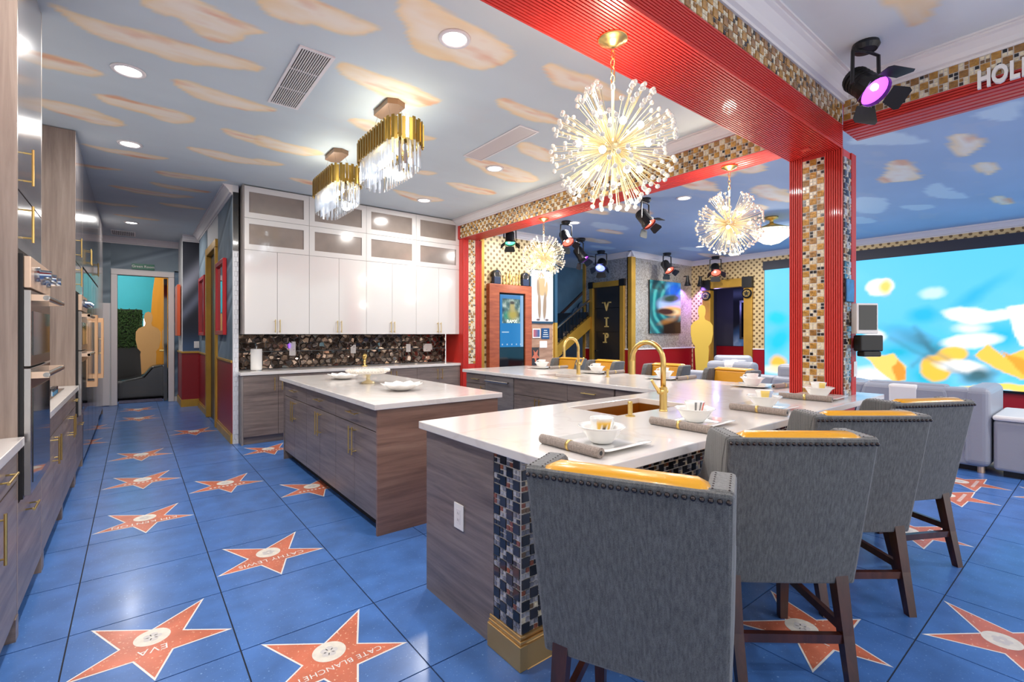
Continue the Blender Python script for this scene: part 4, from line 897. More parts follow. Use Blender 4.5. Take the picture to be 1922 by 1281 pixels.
front(lg, '-x', 3.605, 3.6, 4.5, .68, .87, 'wood_h', 'false_front'); front(lg, '-x', 3.605, 3.6, 4.05, .1, .677, 'wood_h', 'door', ('v', 4.015, .56, .21)); front(lg, '-x', 3.605, 4.05, 4.5, .1, .677, 'wood_h', 'door', ('v', 4.085, .56, .21))
front(lg, '-x', 3.605, 2.975, 3.6, .7, .87, 'wood_h', 'drawer', ('h', 3.28, .80, .19)); front(lg, '-x', 3.605, 2.975, 3.6, .4, .697, 'wood_h', 'drawer', ('h', 3.28, .6, .19)); front(lg, '-x', 3.605, 2.975, 3.6, .1, .397, 'wood_h', 'drawer', ('h', 3.28, .3, .19))
front(lg, '-x', 3.605, 2.36, 2.955, .7, .87, 'wood_h', 'drawer', ('h', 2.66, .80, .19)); front(lg, '-x', 3.605, 2.36, 2.955, .1, .697, 'wood_h', 'door', ('v', 2.9, .56, .2))
dw = thing('dishwasher', 'grey panelled dishwasher with a steel bar handle under the counter', 'dishwasher', (3.6, 4.8, .1))
MB().box(3.583, 3.604, 4.512, 5.095, .1, .868).build('door', M['wood_gloss'], dw)
hb_ = MB(); hb_.cyl((3.535, 4.56, .80), (3.535, 5.04, .80), .011, n=10)
for yy in (4.6, 5.0): hb_.cyl((3.583, yy, .80), (3.535, yy, .80), .009, n=8)
hb_.build('handle', M['steel'], dw)
xs = [1.238, 2.25, 3.0, 3.55, 3.75, 4.06, 4.72]; ys = [1.163, 1.84, 2.25, 2.404, 3.72, 4.28, 5.6]
def inC(i, j):
    if (i, j) == (1, 1) or (i, j) == (4, 4): return False
    return j <= 2 or i >= 3
ctop = tag(MB().slab(xs, ys, inC, .876, .916).build('countertop', M['quartz'], bev=.004), 'white quartz L-shaped bar counter around the red column', 'countertop')
def sink(lab, x0, x1, y0, y1):
    s_ = thing('sink', lab, 'sink', ((x0 + x1) / 2, (y0 + y1) / 2, .66)); g = MB()
    g.box(x0 - .005, x1 + .005, y0 - .005, y1 + .005, .655, .66)
    g.box(x0 - .006, x0, y0 - .006, y1 + .006, .66, .876).box(x1, x1 + .006, y0 - .006, y1 + .006, .66, .876).box(x0, x1, y0 - .006, y0, .66, .876).box(x0, x1, y1, y1 + .006, .66, .876)
    g.build('basin', M['gold_dark'], s_); MB().lathe([(0, .661), (.045, .661), (.045, .664), (0, .664)], ((x0 + x1) / 2, (y0 + y1) / 2, 0), 20).build('drain', M['gold'], s_)
sink('gold undermount sink in the near leg of the bar counter', 2.25, 3.0, 1.84, 2.25)
sink('gold undermount sink in the far leg of the bar counter', 3.75, 4.06, 3.72, 4.28)
def faucet(lab, x, y, rz):
    f = thing('faucet', lab, 'faucet', (0, 0, 0))
    MB().lathe([(0, 0), (.026, 0), (.026, .006), (.0235, .01), (.0235, .15), (.0185, .153), (.0185, .155), (0, .155)], n=24).build('base', M['gold'], f)
    pts = [(0, 0, .15), (0, 0, .31)] + [(0, .12 - .12 * math.cos(t), .31 + .12 * math.sin(t)) for t in np.linspace(.15, PI, 14)] + [(0, .24, .30)]
    MB().tube(pts, .0165, 16).build('spout', M['gold'], f, smooth=True)
    s_ = MB().cyl((0, .24, .215), (0, .24, .305), .0185, n=20).build('spray_head', M['gold'], f); MB().box(-.006, .006, .2575, .2592, .235, .275).build('button', M['black'], s_)
    MB().cyl((-.045, 0, .125), (.03, 0, .125), .017, n=18).build('valve', M['gold'], f)
    MB().tube([(-.04, 0, .125), (-.075, .01, .165), (-.1, .015, .2)], [.012, .009, .008], 10).build('lever', M['gold'], f)
    place(f, (x, y, .916), rz)
faucet('gold arched faucet at the near sink of the bar counter', 2.60, 1.765, 0)
faucet('gold arched faucet at the far sink of the bar counter', 4.17, 4.0, PI / 2)
def soap(lab, x, y):
    s_ = thing('soap_dispenser', lab, 'soap dispenser', (x, y, .916)); MB().lathe([(0, 0), (.028, 0), (.028, .006), (0, .006)], (x, y, .916), 20).build('flange', M['gold'], s_)
    MB().lathe([(.014, .006), (.014, .085), (.012, .088), (0, .088)], (x, y, .916), 16).build('pump', M['gold'], s_)
soap('short gold soap pump beside the near sink', 2.285, 1.775); soap('short gold soap pump beside the far sink', 4.17, 3.55)

# ---------------------------------------------------------------- bar chairs
def make_chair():
    c = thing('bar_chair', 'grey herringbone bar chair', 'chair', (0, 0, 0), 'wingback bar chairs'); NS = 8
    # curved back shell (rear faces -y), leaning
    hw = lambda z: .274 + .013 * (z - .38) / .62
    yb = lambda z: -.205 - .125 * max(0, z - .38) / .62
    b = MB(); zs = np.linspace(.38, 1.0, NS + 1); th = .06; vs_ = []
    for z in zs:
        for s_, dy in ((-1, 0), (-.5, -.006), (0, -.008), (.5, -.006), (1, 0)): vs_.append((s_ * hw(z), yb(z) + dy, z))
    for z in zs:
        for s_ in (-1, -.5, 0, .5, 1): vs_.append((s_ * hw(z), yb(z) + th, z))
    n = 5 * (NS + 1); fs = []
    for j in range(NS):
        for i in range(4): a = j * 5 + i; fs += [(a, a + 1, a + 6, a + 5), (n + a, n + a + 5, n + a + 6, n + a + 1)]
        fs += [(j * 5, j * 5 + 5, n + j * 5 + 5, n + j * 5), (j * 5 + 4, n + j * 5 + 4, n + j * 5 + 9, j * 5 + 9)]
    t = NS * 5; fs += [tuple([t + i for i in range(5)] + [n + t + i for i in range(4, -1, -1)]), tuple([i for i in range(4, -1, -1)] + [n + i for i in range(5)])]
    b.add(vs_, fs); b.build('back_shell', M['fabric'], c, bev=.012, seg=2)
    # wings / arms
    for s_ in (-1, 1):
        prof = []
        for z, f in ((.38, .44), (.62, .47), (.68, .45), (.72, .36), (.78, .27), (.86, .24), (.95, .225), (.99, .21), (1.004, .19)): prof.append((yb(z) + f, z))
        prof = [(yb(.38) + .03, .38)] + prof + [(yb(1.0) + .008, 1.004), (yb(.9) + .03, .9)]
        w_ = MB(); k = len(prof)
        vs_ = [(s_ * (hw(z) - .068), y, z) for y, z in prof] + [(s_ * (hw(z) + .002), y, z) for y, z in prof]
        w_.add(vs_, [tuple(range(k)), tuple(range(2 * k - 1, k - 1, -1))] + [(i, i + k, (i + 1) % k + k, (i + 1) % k) for i in range(k)])
        w_.build('wing', M['fabric'], c, bev=.012, seg=2)
    # mustard inner back, top roll and seat
    ib = MB(); ib.add([(-.2, yb(.6) + .06, .6), (.2, yb(.6) + .06, .6), (.22, yb(1) + .06, .985), (-.22, yb(1) + .06, .985), (-.2, yb(.6) + .1, .6), (.2, yb(.6) + .1, .6), (.22, yb(1) + .1, .985), (-.22, yb(1) + .1, .985)],
                      [(0, 1, 2, 3), (7, 6, 5, 4), (0, 4, 5, 1), (1, 5, 6, 2), (2, 6, 7, 3), (3, 7, 4, 0)]); ib.build('inner_back', M['leather_y'], c, bev=.015, seg=3)
    r = MB(); vs_ = []; K = 9
    for s_ in (-1, -.88, -.5, 0, .5, .88, 1):
        for q in range(K):
            t = PI * q / (K - 1); end = 1 if abs(s_) < .9 else 0
            y = yb(1) + .055 - .052 * math.cos(t) * (1 if t > PI / 2 else 1.0) ; z = .984 + (.034 if end else .02) * math.sin(t)
            vs_.append((s_ * (.232 if q < K // 2 else .222), y, z))
    r.add(vs_, [(i * K + q, i * K + q + 1, (i + 1) * K + q + 1, (i + 1) * K + q) for i in range(6) for q in range(K - 1)] + [tuple(range(K)), tuple(range(7 * K - 1, 6 * K - 1, -1))] + [(i * K, (i + 1) * K, (i + 1) * K + K - 1, i * K + K - 1) for i in range(6)])
    r.build('top_roll', M['leather_y'], c, smooth=True)
    MB().box(-.205, .205, yb(.6) + .08, .27, .54, .655).build('seat', M['leather_y'], c, bev=.03, seg=3)
    MB().box(-.215, .215, yb(.5) + .05, .245, .40, .55).build('seat_base', M['fabric'], c, bev=.01)
    nl = MB()
    for q in range(27):
        s_ = -1 + 2 * q / 26; i = len(nl.v); nl.ball((0, 0, 0), .0075, 8, 3, half=True)
        nl.xf(frame((s_ * (hw(.985) - .012), yb(.978) - .004 - .007 * (1 - s_ * s_), .978), (1, 0, 0), (0, 0, 1), (0, -1, 0)), i)
    for s_ in (-1, 1):
        for q in range(8):
            for dx in (.012, .052):
                i = len(nl.v); nl.ball((s_ * (hw(1) - dx), yb(1) + .02 + q * .0215, 1.003), .0036, 6, 2, half=True)
    nl.build('nailhead_trim', M['nail'], c, smooth=True)['kind'] = 'stuff'
    for s_ in (-1, 1):
        l = MB(); l.add([(s_ * x, y, z) for z, y0, y1, x0, x1 in ((0, -.30, -.265, .195, .232), (.2, -.255, -.21, .195, .238), (.42, -.215, -.16, .19, .24)) for x, y in ((x0, y0), (x1, y0), (x1, y1), (x0, y1))],
                        [(0, 1, 2, 3), (8, 11, 10, 9)] + [(k * 4 + i, k * 4 + (i + 1) % 4, k * 4 + (i + 1) % 4 + 4, k * 4 + i + 4) for k in range(2) for i in range(4)]); l.build('leg', M['darkwood'], c)
        l = MB(); l.add([(s_ * x, y, z) for z, y0, y1, x0, x1 in ((0, .195, .23, .185, .22), (.42, .185, .235, .18, .23)) for x, y in ((x0, y0), (x1, y0), (x1, y1), (x0, y1))],
                        [(0, 1, 2, 3), (4, 7, 6, 5)] + [(i, (i + 1) % 4, (i + 1) % 4 + 4, i + 4) for i in range(4)]); l.build('leg', M['darkwood'], c)
        MB().box(s_ * .2 - .0 if s_ > 0 else -.222, .222 if s_ > 0 else -.2, -.235, .2, .2, .235).build('stretcher', M['darkwood'], c)
    MB().box(-.2, .2, -.25, -.225, .165, .2).build('stretcher', M['darkwood'], c)
    MB().box(-.2, .2, .205, .23, .22, .255).build('footrest', M['darkwood'], c)
    return c
proto = make_chair()
def put_chair(o, tl, tr, lab):
    """tl, tr: floor-plan points under the two rear top corners of the back"""
    tl, tr = Vector((*tl, 0)), Vector((*tr, 0)); e = (tr - tl).normalized(); f = Vector((-e.y, e.x, 0)); mid = (tl + tr) / 2
    place(o, mid + f * .33, math.atan2(e.y, e.x), lab)
near = [((.921, 1.105), (1.167, .591), 'grey herringbone bar chair at the corner of the counter, nearest and largest'),
        ((1.79, .93), (2.235, .558), 'grey herringbone bar chair second from the wood end of the counter'),
        ((2.61, .905), (3.05, .563), 'grey herringbone bar chair third from the wood end of the counter'),
        ((3.41, .80), (3.95, .515), 'grey herringbone bar chair beside the red column and lounge sofa')]
for k, (a, b, lab) in enumerate(near): put_chair(proto if k == 0 else copy_tree(proto), a, b, lab)
far = [(5.62, 5.5, .1, 'mustard lined bar chair behind the counter, opposite the plank panel'), (5.56, 4.72, -.05, 'mustard lined bar chair behind the counter, in front of the VIP door'),
       (5.5, 3.62, .05, 'mustard lined bar chair behind the counter, beside the grey sofa'), (5.36, 2.72, -.1, 'mustard lined bar chair behind the counter, closest to the red column')]
for x, y, a, lab in far: place(copy_tree(proto), (x - .3, y, 0), PI / 2 + a, lab)

# ---------------------------------------------------------------- place settings
def lathe_cup(fn):
    n, prof = 36, [(.0, .004), (.026, .004), (.028, 0), (.03, .004), (.033, .02), (.037, .04), (.042, .06), (.047, .078), (.044, .078), (.036, .045), (.028, .012), (0, .01)]
    mb = MB().lathe(prof, n=n); me = mb.mesh('cup_body', M['cup_print'], smooth=True); c = []
    for v in me.vertices: c.append(fn(math.atan2(v.co.y, v.co.x), v.co.z) if v.co.x ** 2 + v.co.y ** 2 > .0008 and True else S(240, 238, 234))
    at = me.color_attributes.new('Col', 'FLOAT_COLOR', 'POINT'); at.data.foreach_set('color', np.array([(*q, 1) for q in c], np.float32).ravel())
    return me
WH = S(240, 238, 234)
def cup_a(t, z):   # gold drip with a thin dark tree
    a = abs((t + 2.2 + PI) % (2 * PI) - PI)
    if a < .75 and .03 < z < .07: return S(226, 176, 50) if z > .05 or a > .35 else (S(50, 44, 50) if a < .12 else WH)
    return WH
def cup_b(t, z):   # red, black and yellow bars
    a = (t + 2.2 + PI) % (2 * PI) - PI
    if abs(a) < 1.1: return S(210, 70, 30) if .25 < a < .6 else (S(40, 36, 40) if abs(a + .15) < .09 or abs(a + .6) < .09 else (S(226, 186, 60) if z < .03 else WH))
    return WH
def cup_c(t, z):   # slate and yellow fan panels
    a = (t + 2.2 + PI) % (2 * PI) - PI
    if abs(a) < 1.0: return S(168, 180, 206) if a > .05 else (S(90, 90, 80) if abs(a) < .05 else S(236, 206, 110))
    return WH
def cup_d(t, z):   # small black motif
    a = (t + 2.2 + PI) % (2 * PI) - PI
    return S(40, 36, 38) if abs(a - .2) < .35 and .025 < z < .05 else WH
def rounded(r, k=.6, n=8):
    q = r - .03; return [(sx_ * q + .03 * math.cos(t), sy * q + .03 * math.sin(t)) for sx_, sy, t0 in ((1, 1, 0), (-1, 1, PI / 2), (-1, -1, PI), (1, -1, 3 * PI / 2)) for t in np.linspace(t0, t0 + PI / 2, n)]
def plate_mesh():
    mb = MB(); R = [(rounded(.07), 0), (rounded(.1), .003), (rounded(.158), .018), (rounded(.156), .021), (rounded(.095), .008), (rounded(.07), .007)]; n = len(R[0][0])
    mb.add([(x, y, z) for p, z in R for x, y in p], [(j * n + i, j * n + (i + 1) % n, (j + 1) * n + (i + 1) % n, (j + 1) * n + i) for j in range(len(R) - 1) for i in range(n)] + [tuple(range(n - 1, -1, -1)), tuple(range(5 * n, 6 * n))])
    return mb.mesh('dinner_plate', M['china'], smooth=True)
pm = plate_mesh()
bm_ = MB().lathe([(0, .004), (.04, .004), (.042, 0), (.048, .004), (.068, .028), (.088, .06), (.105, .072), (.103, .075), (.084, .062), (.06, .026), (.04, .012), (0, .011)], n=36).mesh('bowl', M['china'], smooth=True)
cups = [lathe_cup(f) for f in (cup_a, cup_b, cup_c, cup_d)]
hm = MB().tube([(.04, 0, .065), (.062, 0, .066), (.07, 0, .048), (.058, 0, .028), (.036, 0, .024)], .005, 8).mesh('cup_handle', M['china'], smooth=True)
nm = MB(); nm.tube([(0, -.17, .021), (0, .17, .021)], .021, 16); nm.cyl((0, -.1705, .021), (0, -.169, .021), .009, n=12, m=1); nm.cyl((0, .169, .021), (0, .1705, .021), .009, n=12, m=1)
nmm = nm.mesh('rolled_napkin', [M['napkin'], M['black']], smooth=False)
ring = MB().lathe([(.0215, -.008), (.0228, -.008), (.0228, .008), (.0215, .008)], n=18).xf(Matrix.Rotation(PI / 2, 4, 'X')).mesh('ring', M['gold'], smooth=True)
def simple(name, me, loc, rz, lab, cat, grp):
    o = bpy.data.objects.new(name, me); COL.objects.link(o); tag(o, lab, cat, grp); return place(o, loc, rz)
PL = [(1.605, 1.40, 1.418, 1.41, 0, 0, 0, 'at the corner seat of the counter'), (2.38, 1.42, 2.175, 1.38, 0, 1, .3, 'at the second seat from the corner'),
      (3.20, 1.42, 3.0, 1.37, 0, 2, .1, 'at the third seat from the corner'), (4.045, 1.40, 3.85, 1.42, .1, 2, .5, 'in front of the red mosaic column'),
      (4.50, 5.02, 4.62, 4.81, PI / 2, 3, 2.2, 'on the far leg, furthest from the column'), (4.47, 3.98, 4.58, 3.79, PI / 2, 3, 2.0, 'on the far leg beside the far sink'),
      (4.46, 3.02, 4.58, 2.83, PI / 2, 3, 2.0, 'on the far leg, second from the column'), (4.45, 2.08, 4.58, 1.86, PI / 2 - .1, 3, 2.0, 'on the far leg, nearest the column')]
for x, y, nx, ny, na, ck_, rz, wh in PL:
    simple('dinner_plate', pm, (x, y, .9165), .1 * rz, 'white square dinner plate ' + wh, 'plate', 'white plates on the bar counter')
    simple('bowl', bm_, (x, y, .926), 0, 'white flared bowl ' + wh, 'bowl', 'white bowls on the bar counter')
    c = thing('coffee_cup', ('gold drip', 'red and black patterned', 'slate and yellow patterned', 'black motif')[ck_] + ' white cup ' + wh, 'cup', (0, 0, 0), 'decorated cups on the bar counter')
    for nm_, me in (('cup_body', cups[ck_]), ('cup_handle', hm)): o = bpy.data.objects.new(nm_, me); COL.objects.link(o); o.parent = c
    place(c, (x, y, .946), rz); c.scale = (1.15, 1.15, 1.15)
    n_ = simple('rolled_napkin', nmm, (nx, ny, .9165), na, 'taupe rolled napkin with a gold ring ' + wh, 'napkin', 'rolled napkins on the bar counter')
    o = bpy.data.objects.new('napkin_ring', ring); COL.objects.link(o); o.parent = n_; o.location = (0, 0, .021)

# ---------------------------------------------------------------- column fittings
t = thing('card_holder', 'small blue framed card on the side of the red column', 'card', (4.35, 1.295, 1.73)); MB().box(4.27, 4.43, 1.283, 1.296, 1.65, 1.82).build('card', P('blue_card', S(40, 110, 170), .4, var=(20, .3)), t); MB().box(4.265, 4.435, 1.29, 1.298, 1.645, 1.825).build('backing', M['black'], t)
t = thing('wall_phone', 'white intercom with a dark screen on the red column', 'intercom', (0, 0, 0)); MB().box(-.085, .085, -.03, .03, -.12, .115).build('body', M['plate_w'], t, bev=.006); MB().box(-.07, .07, -.034, -.029, -.09, .1).build('screen', M['black_gloss'], t); MB().box(-.05, .05, .03, .11, -.06, .06).build('bracket', M['plate_w'], t); place(t, (4.43, 1.215, 1.52), -.62)
t = thing('card_reader', 'black card reader hanging under the intercom on the red column', 'card reader', (0, 0, 0)); MB().box(-.09, .09, -.04, .04, -.06, .065).build('body', M['black'], t, bev=.01); MB().box(-.07, .07, -.045, .03, -.1, -.06).build('tray', M['black'], t, bev=.008); MB().box(-.04, .04, .04, .11, -.04, .04).build('bracket', M['black'], t); place(t, (4.46, 1.2, 1.325), -.62)
outlet('wall_outlet', 'pale switch plate on the red column above the counter', 'outlet', (4.5, 1.299, 1.12), (1, 0, 0), .07, .12, (0, -1, 0), DUP)

# ================================================================ LIGHTS IN THE ROOM
def add_light(kind, loc, energy, parent=None, col=(1, 1, 1), size=.1, name='lamp', spot=None, aim=None):
    l = bpy.data.lights.new(name, kind); l.energy = energy; l.color = col
    if kind == 'AREA': l.shape = 'DISK'; l.size = size
    else: l.shadow_soft_size = size
    if spot: l.spot_size = spot; l.spot_blend = .6
    o = bpy.data.objects.new(name, l); COL.objects.link(o); o.parent = parent
    o.location = Vector(loc) - (off(parent) if parent else Vector((0, 0, 0)))
    if aim: o.rotation_euler = (Vector(aim) - Vector(loc)).to_track_quat('-Z', 'Y').to_euler()
    return o
DL = [(-.03, 4.40, 'above the first wall oven aisle'), (-.03, 6.09, 'above the aisle by the second oven'), (-.03, 10.38, 'in front of the hall vent'), (1.61, 2.63, 'inside the large peach cloud near the red beam'),
      (3.23, 4.41, 'at the end of the slim ceiling panel'), (3.22, 6.08, 'in front of the white cabinets'), (6.0, 3.74, 'over the lounge behind the middle burst chandelier'),
      (5.87, 5.72, 'over the lounge behind the stage spotlights'), (9.0, 3.9, 'over the lounge behind the right burst chandelier'), (-.03, 2.70, 'above the cut off counter'),
      (6.2, -1.0, 'added out of view over the lounge past the sofa'), (9.0, -1.6, 'added in front of the unseen end of the video wall'),  # this pair is added outside the view to brighten the lounge
      (1.4, -.6, 'added unseen in the near bay above the floor stars'), (3.1, -1.2, 'added unseen in the near bay by the lounge beam'), (-.03, .6, 'added unseen in the near bay by the cabinets'), (9.6, 5.6, 'over the lounge near the wave picture')]  # the near bay lights are added out of view to brighten the foreground
for x, y, wh in DL:
    t = thing('ceiling_light', 'round white recessed ceiling light ' + wh, 'ceiling light', (x, y, CE), 'recessed ceiling lights')
    MB().lathe([(.075, -.004), (.082, -.012), (.1, -.01), (.104, -.001), (.075, -.001)], (x, y, CE), 32).build('trim_ring', M['white_trim'], t, smooth=True)
    MB().lathe([(0, -.005), (.076, -.005), (.076, -.002), (0, -.002)], (x, y, CE), 28).build('lens', M['downlight'], t)
    add_light('AREA', (x, y, CE - .016), P_DOWN * (2.2 if x > 5 else .45 if y < 1 else 1), t, (1, .965, .92), .16)
def grille(lab, x0, x1, y0, y1, ns, along='y', dark=True):
    t = thing('ceiling_vent', lab, 'vent', ((x0 + x1) / 2, (y0 + y1) / 2, CE)); f = .018
    MB().slab([x0, x0 + f, x1 - f, x1], [y0, y0 + f, y1 - f, y1], lambda i, j: (i, j) != (1, 1), CE - .012, CE - .001).build('frame', M['white_trim'], t)
    MB().box(x0 + f, x1 - f, y0 + f, y1 - f, CE - .004, CE - .001).build('backing', M['black'], t)
    s_ = MB(); w_ = (x1 - x0 - 2 * f) / ns
    for k in range(ns): s_.box(x0 + f + k * w_ + w_ * .6, x0 + f + k * w_ + w_ * 1.0, y0 + f, y1 - f, CE - .012, CE - .004)
    for q in (1, 2): yy = y0 + (y1 - y0) * q / 3; s_.box(x0 + f, x1 - f, yy - .004, yy + .004, CE - .010, CE - .004)
    s_.build('louver_bars', M['white_trim'], t, fix=False)['kind'] = 'stuff'
grille('white slatted ceiling vent above the kitchen aisle', .85, 1.08, 3.31, 4.27, 13)
grille('small dark ceiling vent at the hall end', -.33, .03, 11.3, 11.8, 12)
t = thing('ceiling_panel', 'slim white access panel set in the kitchen ceiling', 'access panel', (2.85, 3.8, CE))
MB().slab([2.735, 2.75, 2.955, 2.97], [3.35, 3.365, 4.285, 4.3], lambda i, j: (i, j) != (1, 1), CE - .008, CE - .001).build('frame', M['white_trim'], t)
MB().box(2.752, 2.953, 3.367, 4.283, CE - .005, CE - .001).build('panel', P('panel_paint', S(206, 198, 194), .5), t)

# ---------------------------------------------------------------- burst chandeliers
def make_burst():
    c = thing('burst_chandelier', 'gold burst chandelier', 'chandelier', (0, 0, 0), 'gold burst chandeliers'); rr = random.Random(3)
    rods = MB(); beads = MB(); N_ = 27; R = .30
    for k in range(N_):
        z = 1 - 2 * (k + .5) / N_; t = k * 2.39996; d = Vector((math.sqrt(1 - z * z) * math.cos(t), math.sqrt(1 - z * z) * math.sin(t), z))
        if z > .93: continue
        a = d.orthogonal().normalized(); b = d.cross(a)
        for q in range(9):
            s_ = .0 if q == 0 else (.2 if q % 2 else .12) + .05 * rr.random(); u = q * PI * 2 / 8; e = (d + (a * math.cos(u) + b * math.sin(u)) * s_).normalized(); L_ = R * rr.uniform(.93, 1.0)
            rods.cyl(e * .035, e * (L_ - .008), .0017, n=4, caps=False); beads.ball(e * L_, .0115, 6, 4)
    rods.build('rod_spray', M['brass'], c, fix=False)['kind'] = 'stuff'; beads.build('crystal_beads', M['bead'], c, smooth=True, fix=False)['kind'] = 'stuff'
    MB().ball((0, 0, 0), .045, 20, 12).build('hub', M['brass'], c, smooth=True)
    for k in range(14):
        z = 1 - 2 * (k + .5) / 14; t = k * 2.39996 + .8; d = Vector((math.sqrt(1 - z * z) * math.cos(t), math.sqrt(1 - z * z) * math.sin(t), z)); 
        o = MB().cyl(d * .04, d * .155, .007, n=8).build('candle_arm', M['brass'], c); MB().ball(d * .172, .017, 10, 6).build('bulb', M['bulb'], o, smooth=True)
    return c
bp = make_burst()
def put_burst(o, x, y, zc, zt, lab):
    # stem, chain and canopy differ in length: built for each lamp in its own frame
    h = zt - zc; MB().cyl((0, 0, .03), (0, 0, h * .52), .007, n=10).build('stem', M['brass'], o)
    ch = MB(); n = max(3, int((h * .48 - .05) / .034))
    for k in range(n):
        zz = h * .52 + .02 + k * (h * .48 - .06) / n; m4 = Matrix.Translation((0, 0, zz)) @ Matrix.Rotation(PI / 2 * (k % 2), 4, 'Z'); i = len(ch.v)
        ch.tube([(.011 * math.cos(t), 0, .02 * math.sin(t)) for t in np.linspace(0, 2 * PI, 11)], .003, 6); ch.xf(m4, i)
    ch.build('chain', M['gold'], o)
    MB().lathe([(0, -.04), (.02, -.038), (.03, -.028), (.045, -.024), (.05, -.016), (.068, -.012), (.074, -.002), (0, -.001)], (0, 0, h), 32).build('canopy', M['gold'], o, smooth=True)
    add_light('POINT', (0, 0, 0), P_BURST * .07, o, (1, .93, .82), .2); add_light('POINT', (0, 0, .3), P_BURST * .42, o, (1, .88, .7), .05); add_light('POINT', (0, 0, -.33), P_BURST * .27, o, (1, .92, .8), .06)
    place(o, (x, y, zc), 0, lab)
b2, b3 = copy_tree(bp), copy_tree(bp)
put_burst(bp, 1.80, 1.50, 2.29, 2.816, 'largest gold burst chandelier, hanging from the red cross beam')
put_burst(b2, 4.38, 2.26, 2.43, 2.968, 'gold burst chandelier hanging just left of the red column')
put_burst(b3, 4.38, 4.85, 2.44, 2.968, 'smallest looking gold burst chandelier, in front of the wooden kiosk')

# ---------------------------------------------------------------- crystal chandeliers over the island
M['bulb_c'] = P('cool_bulb', (1, 1, 1), .4, emit=2, ecol=(.9, .95, 1)); M['bulb_c'].cycles.emission_sampling = 'NONE'
def make_crystal():
    c = thing('crystal_chandelier', 'crystal chandelier', 'chandelier', (0, 0, 0), 'crystal chandeliers over the island')
    def outline(hx, hy, n):   # stadium path, points with outward normals
        r = hx; s_ = hy - r; per = 4 * s_ + 2 * PI * r; out = []
        for k in range(n):
            d = per * k / n
            if d < 2 * s_: out.append((r, -s_ + d, 1, 0))
            elif d < 2 * s_ + PI * r: t = (d - 2 * s_) / r; out.append((r * math.cos(t), s_ + r * math.sin(t), math.cos(t), math.sin(t)))
            elif d < 4 * s_ + PI * r: out.append((-r, s_ - (d - 2 * s_ - PI * r), -1, 0))
            else: t = PI + (d - 4 * s_ - PI * r) / r; out.append((r * math.cos(t), -s_ + r * math.sin(t), math.cos(t), math.sin(t)))
        return out
    g = MB()
    for k, (x, y, nx, ny) in enumerate(outline(.15, .42, 74)):
        z0, z1 = (2.875, 3.045) if k % 2 else (2.89, 3.065); o_ = .006 if k % 2 else 0; i = len(g.v)
        g.box(-.004, .004, -.0125, .0125, z0, z1); g.xf(frame((x + nx * o_, y + ny * o_, 0), (nx, ny, 0), (-ny, nx, 0), (0, 0, 1)), i)
    g.build('gold_slats', M['slat'], c)['kind'] = 'stuff'
    for hx, hy, z0, z1, n, nm in ((.130, .398, 2.70, 2.92, 46, 'crystal_curtain'), (.085, .33, 2.655, 2.9, 32, 'inner_crystal_curtain')):
        cr = MB()
        for x, y, nx, ny in outline(hx, hy, n):
            i = len(cr.v); cr.prism([(.008, 0), (-.004, .011), (-.004, -.011)], 'z', z0, z1); cr.xf(frame((x, y, 0), (nx, ny, 0), (-ny, nx, 0), (0, 0, 1)), i)
        cr.build(nm, M['crystal'], c, fix=False)['kind'] = 'stuff'
    MB().box(-.1, .1, -.36, .36, 2.92, 2.935).build('top_plate', M['gold'], c)
    for k in range(6): MB().ball((0, -.3 + .12 * k, 2.86), .02, 10, 6, sz=1.5).build('bulb', M['bulb_c'], c, smooth=True)
    MB().prism([(-.075, -.14), (0, -.175), (.075, -.14), (.075, .14), (0, .175), (-.075, .14)], 'z', 3.245, CE - .002).build('canopy', P('canopy_bronze', S(150, 120, 96), .35, .6), c)
    wz = MB()
    for sx_, sy in ((-1, -1), (1, -1), (1, 1), (-1, 1)): wz.cyl((sx_ * .05, sy * .1, 3.247), (sx_ * .09, sy * .3, 2.93), .0012, n=4)
    wz.build('suspension_wire', M['steel'], c)
    for yy in (-.18, .18): add_light('POINT', (0, yy, 2.80), P_CRYSTAL * .035, c, (.92, .96, 1), .05); add_light('POINT', (0, yy, 3.0), P_CRYSTAL * .1, c, (.88, .95, 1), .04)
    return c
cp = make_crystal(); place(cp, (1.665, 3.757, 0), 0, 'gold and crystal chandelier over the island, nearer and larger looking')
place(copy_tree(cp), (1.665, 5.07, 0), 0, 'gold and crystal chandelier over the island, closer to the white cabinets')

# ---------------------------------------------------------------- lounge crystal fan light
t = thing('crystal_ceiling_lamp', 'gold domed crystal bowl lamp on the lounge ceiling beside the column', 'ceiling lamp', (8.1, 3.48, CE))
MB().lathe([(0, 0), (.1, 0), (.1, -.03), (.03, -.05), (.03, -.1), (.12, -.14), (.26, -.19), (.27, -.21), (0, -.21)], (8.1, 3.48, CE), 32).build('dome', M['gold'], t, smooth=True)
M['bowl_glow'] = P('lit_crystal_bowl', S(250, 240, 214), .3, emit=.8, ecol=(1, .93, .78))
MB().lathe([(.3, -.21), (.31, -.25), (.24, -.34), (.12, -.42), (0, -.45)], (8.1, 3.48, CE), 32).build('bowl', M['bowl_glow'], t, smooth=True)
bd = MB()
for k in range(5):
    r, z = .31 - .055 * k, -.235 - .042 * k
    for q in range(28): a = 2 * PI * q / 28; bd.ball((8.1 + r * math.cos(a), 3.48 + r * math.sin(a), CE + z), .02, 6, 4)
bd.build('crystal_drops', M['crystal'], t)['kind'] = 'stuff'
add_light('POINT', (8.1, 3.48, CE - .55), 30, t, (1, .9, .75), .15)

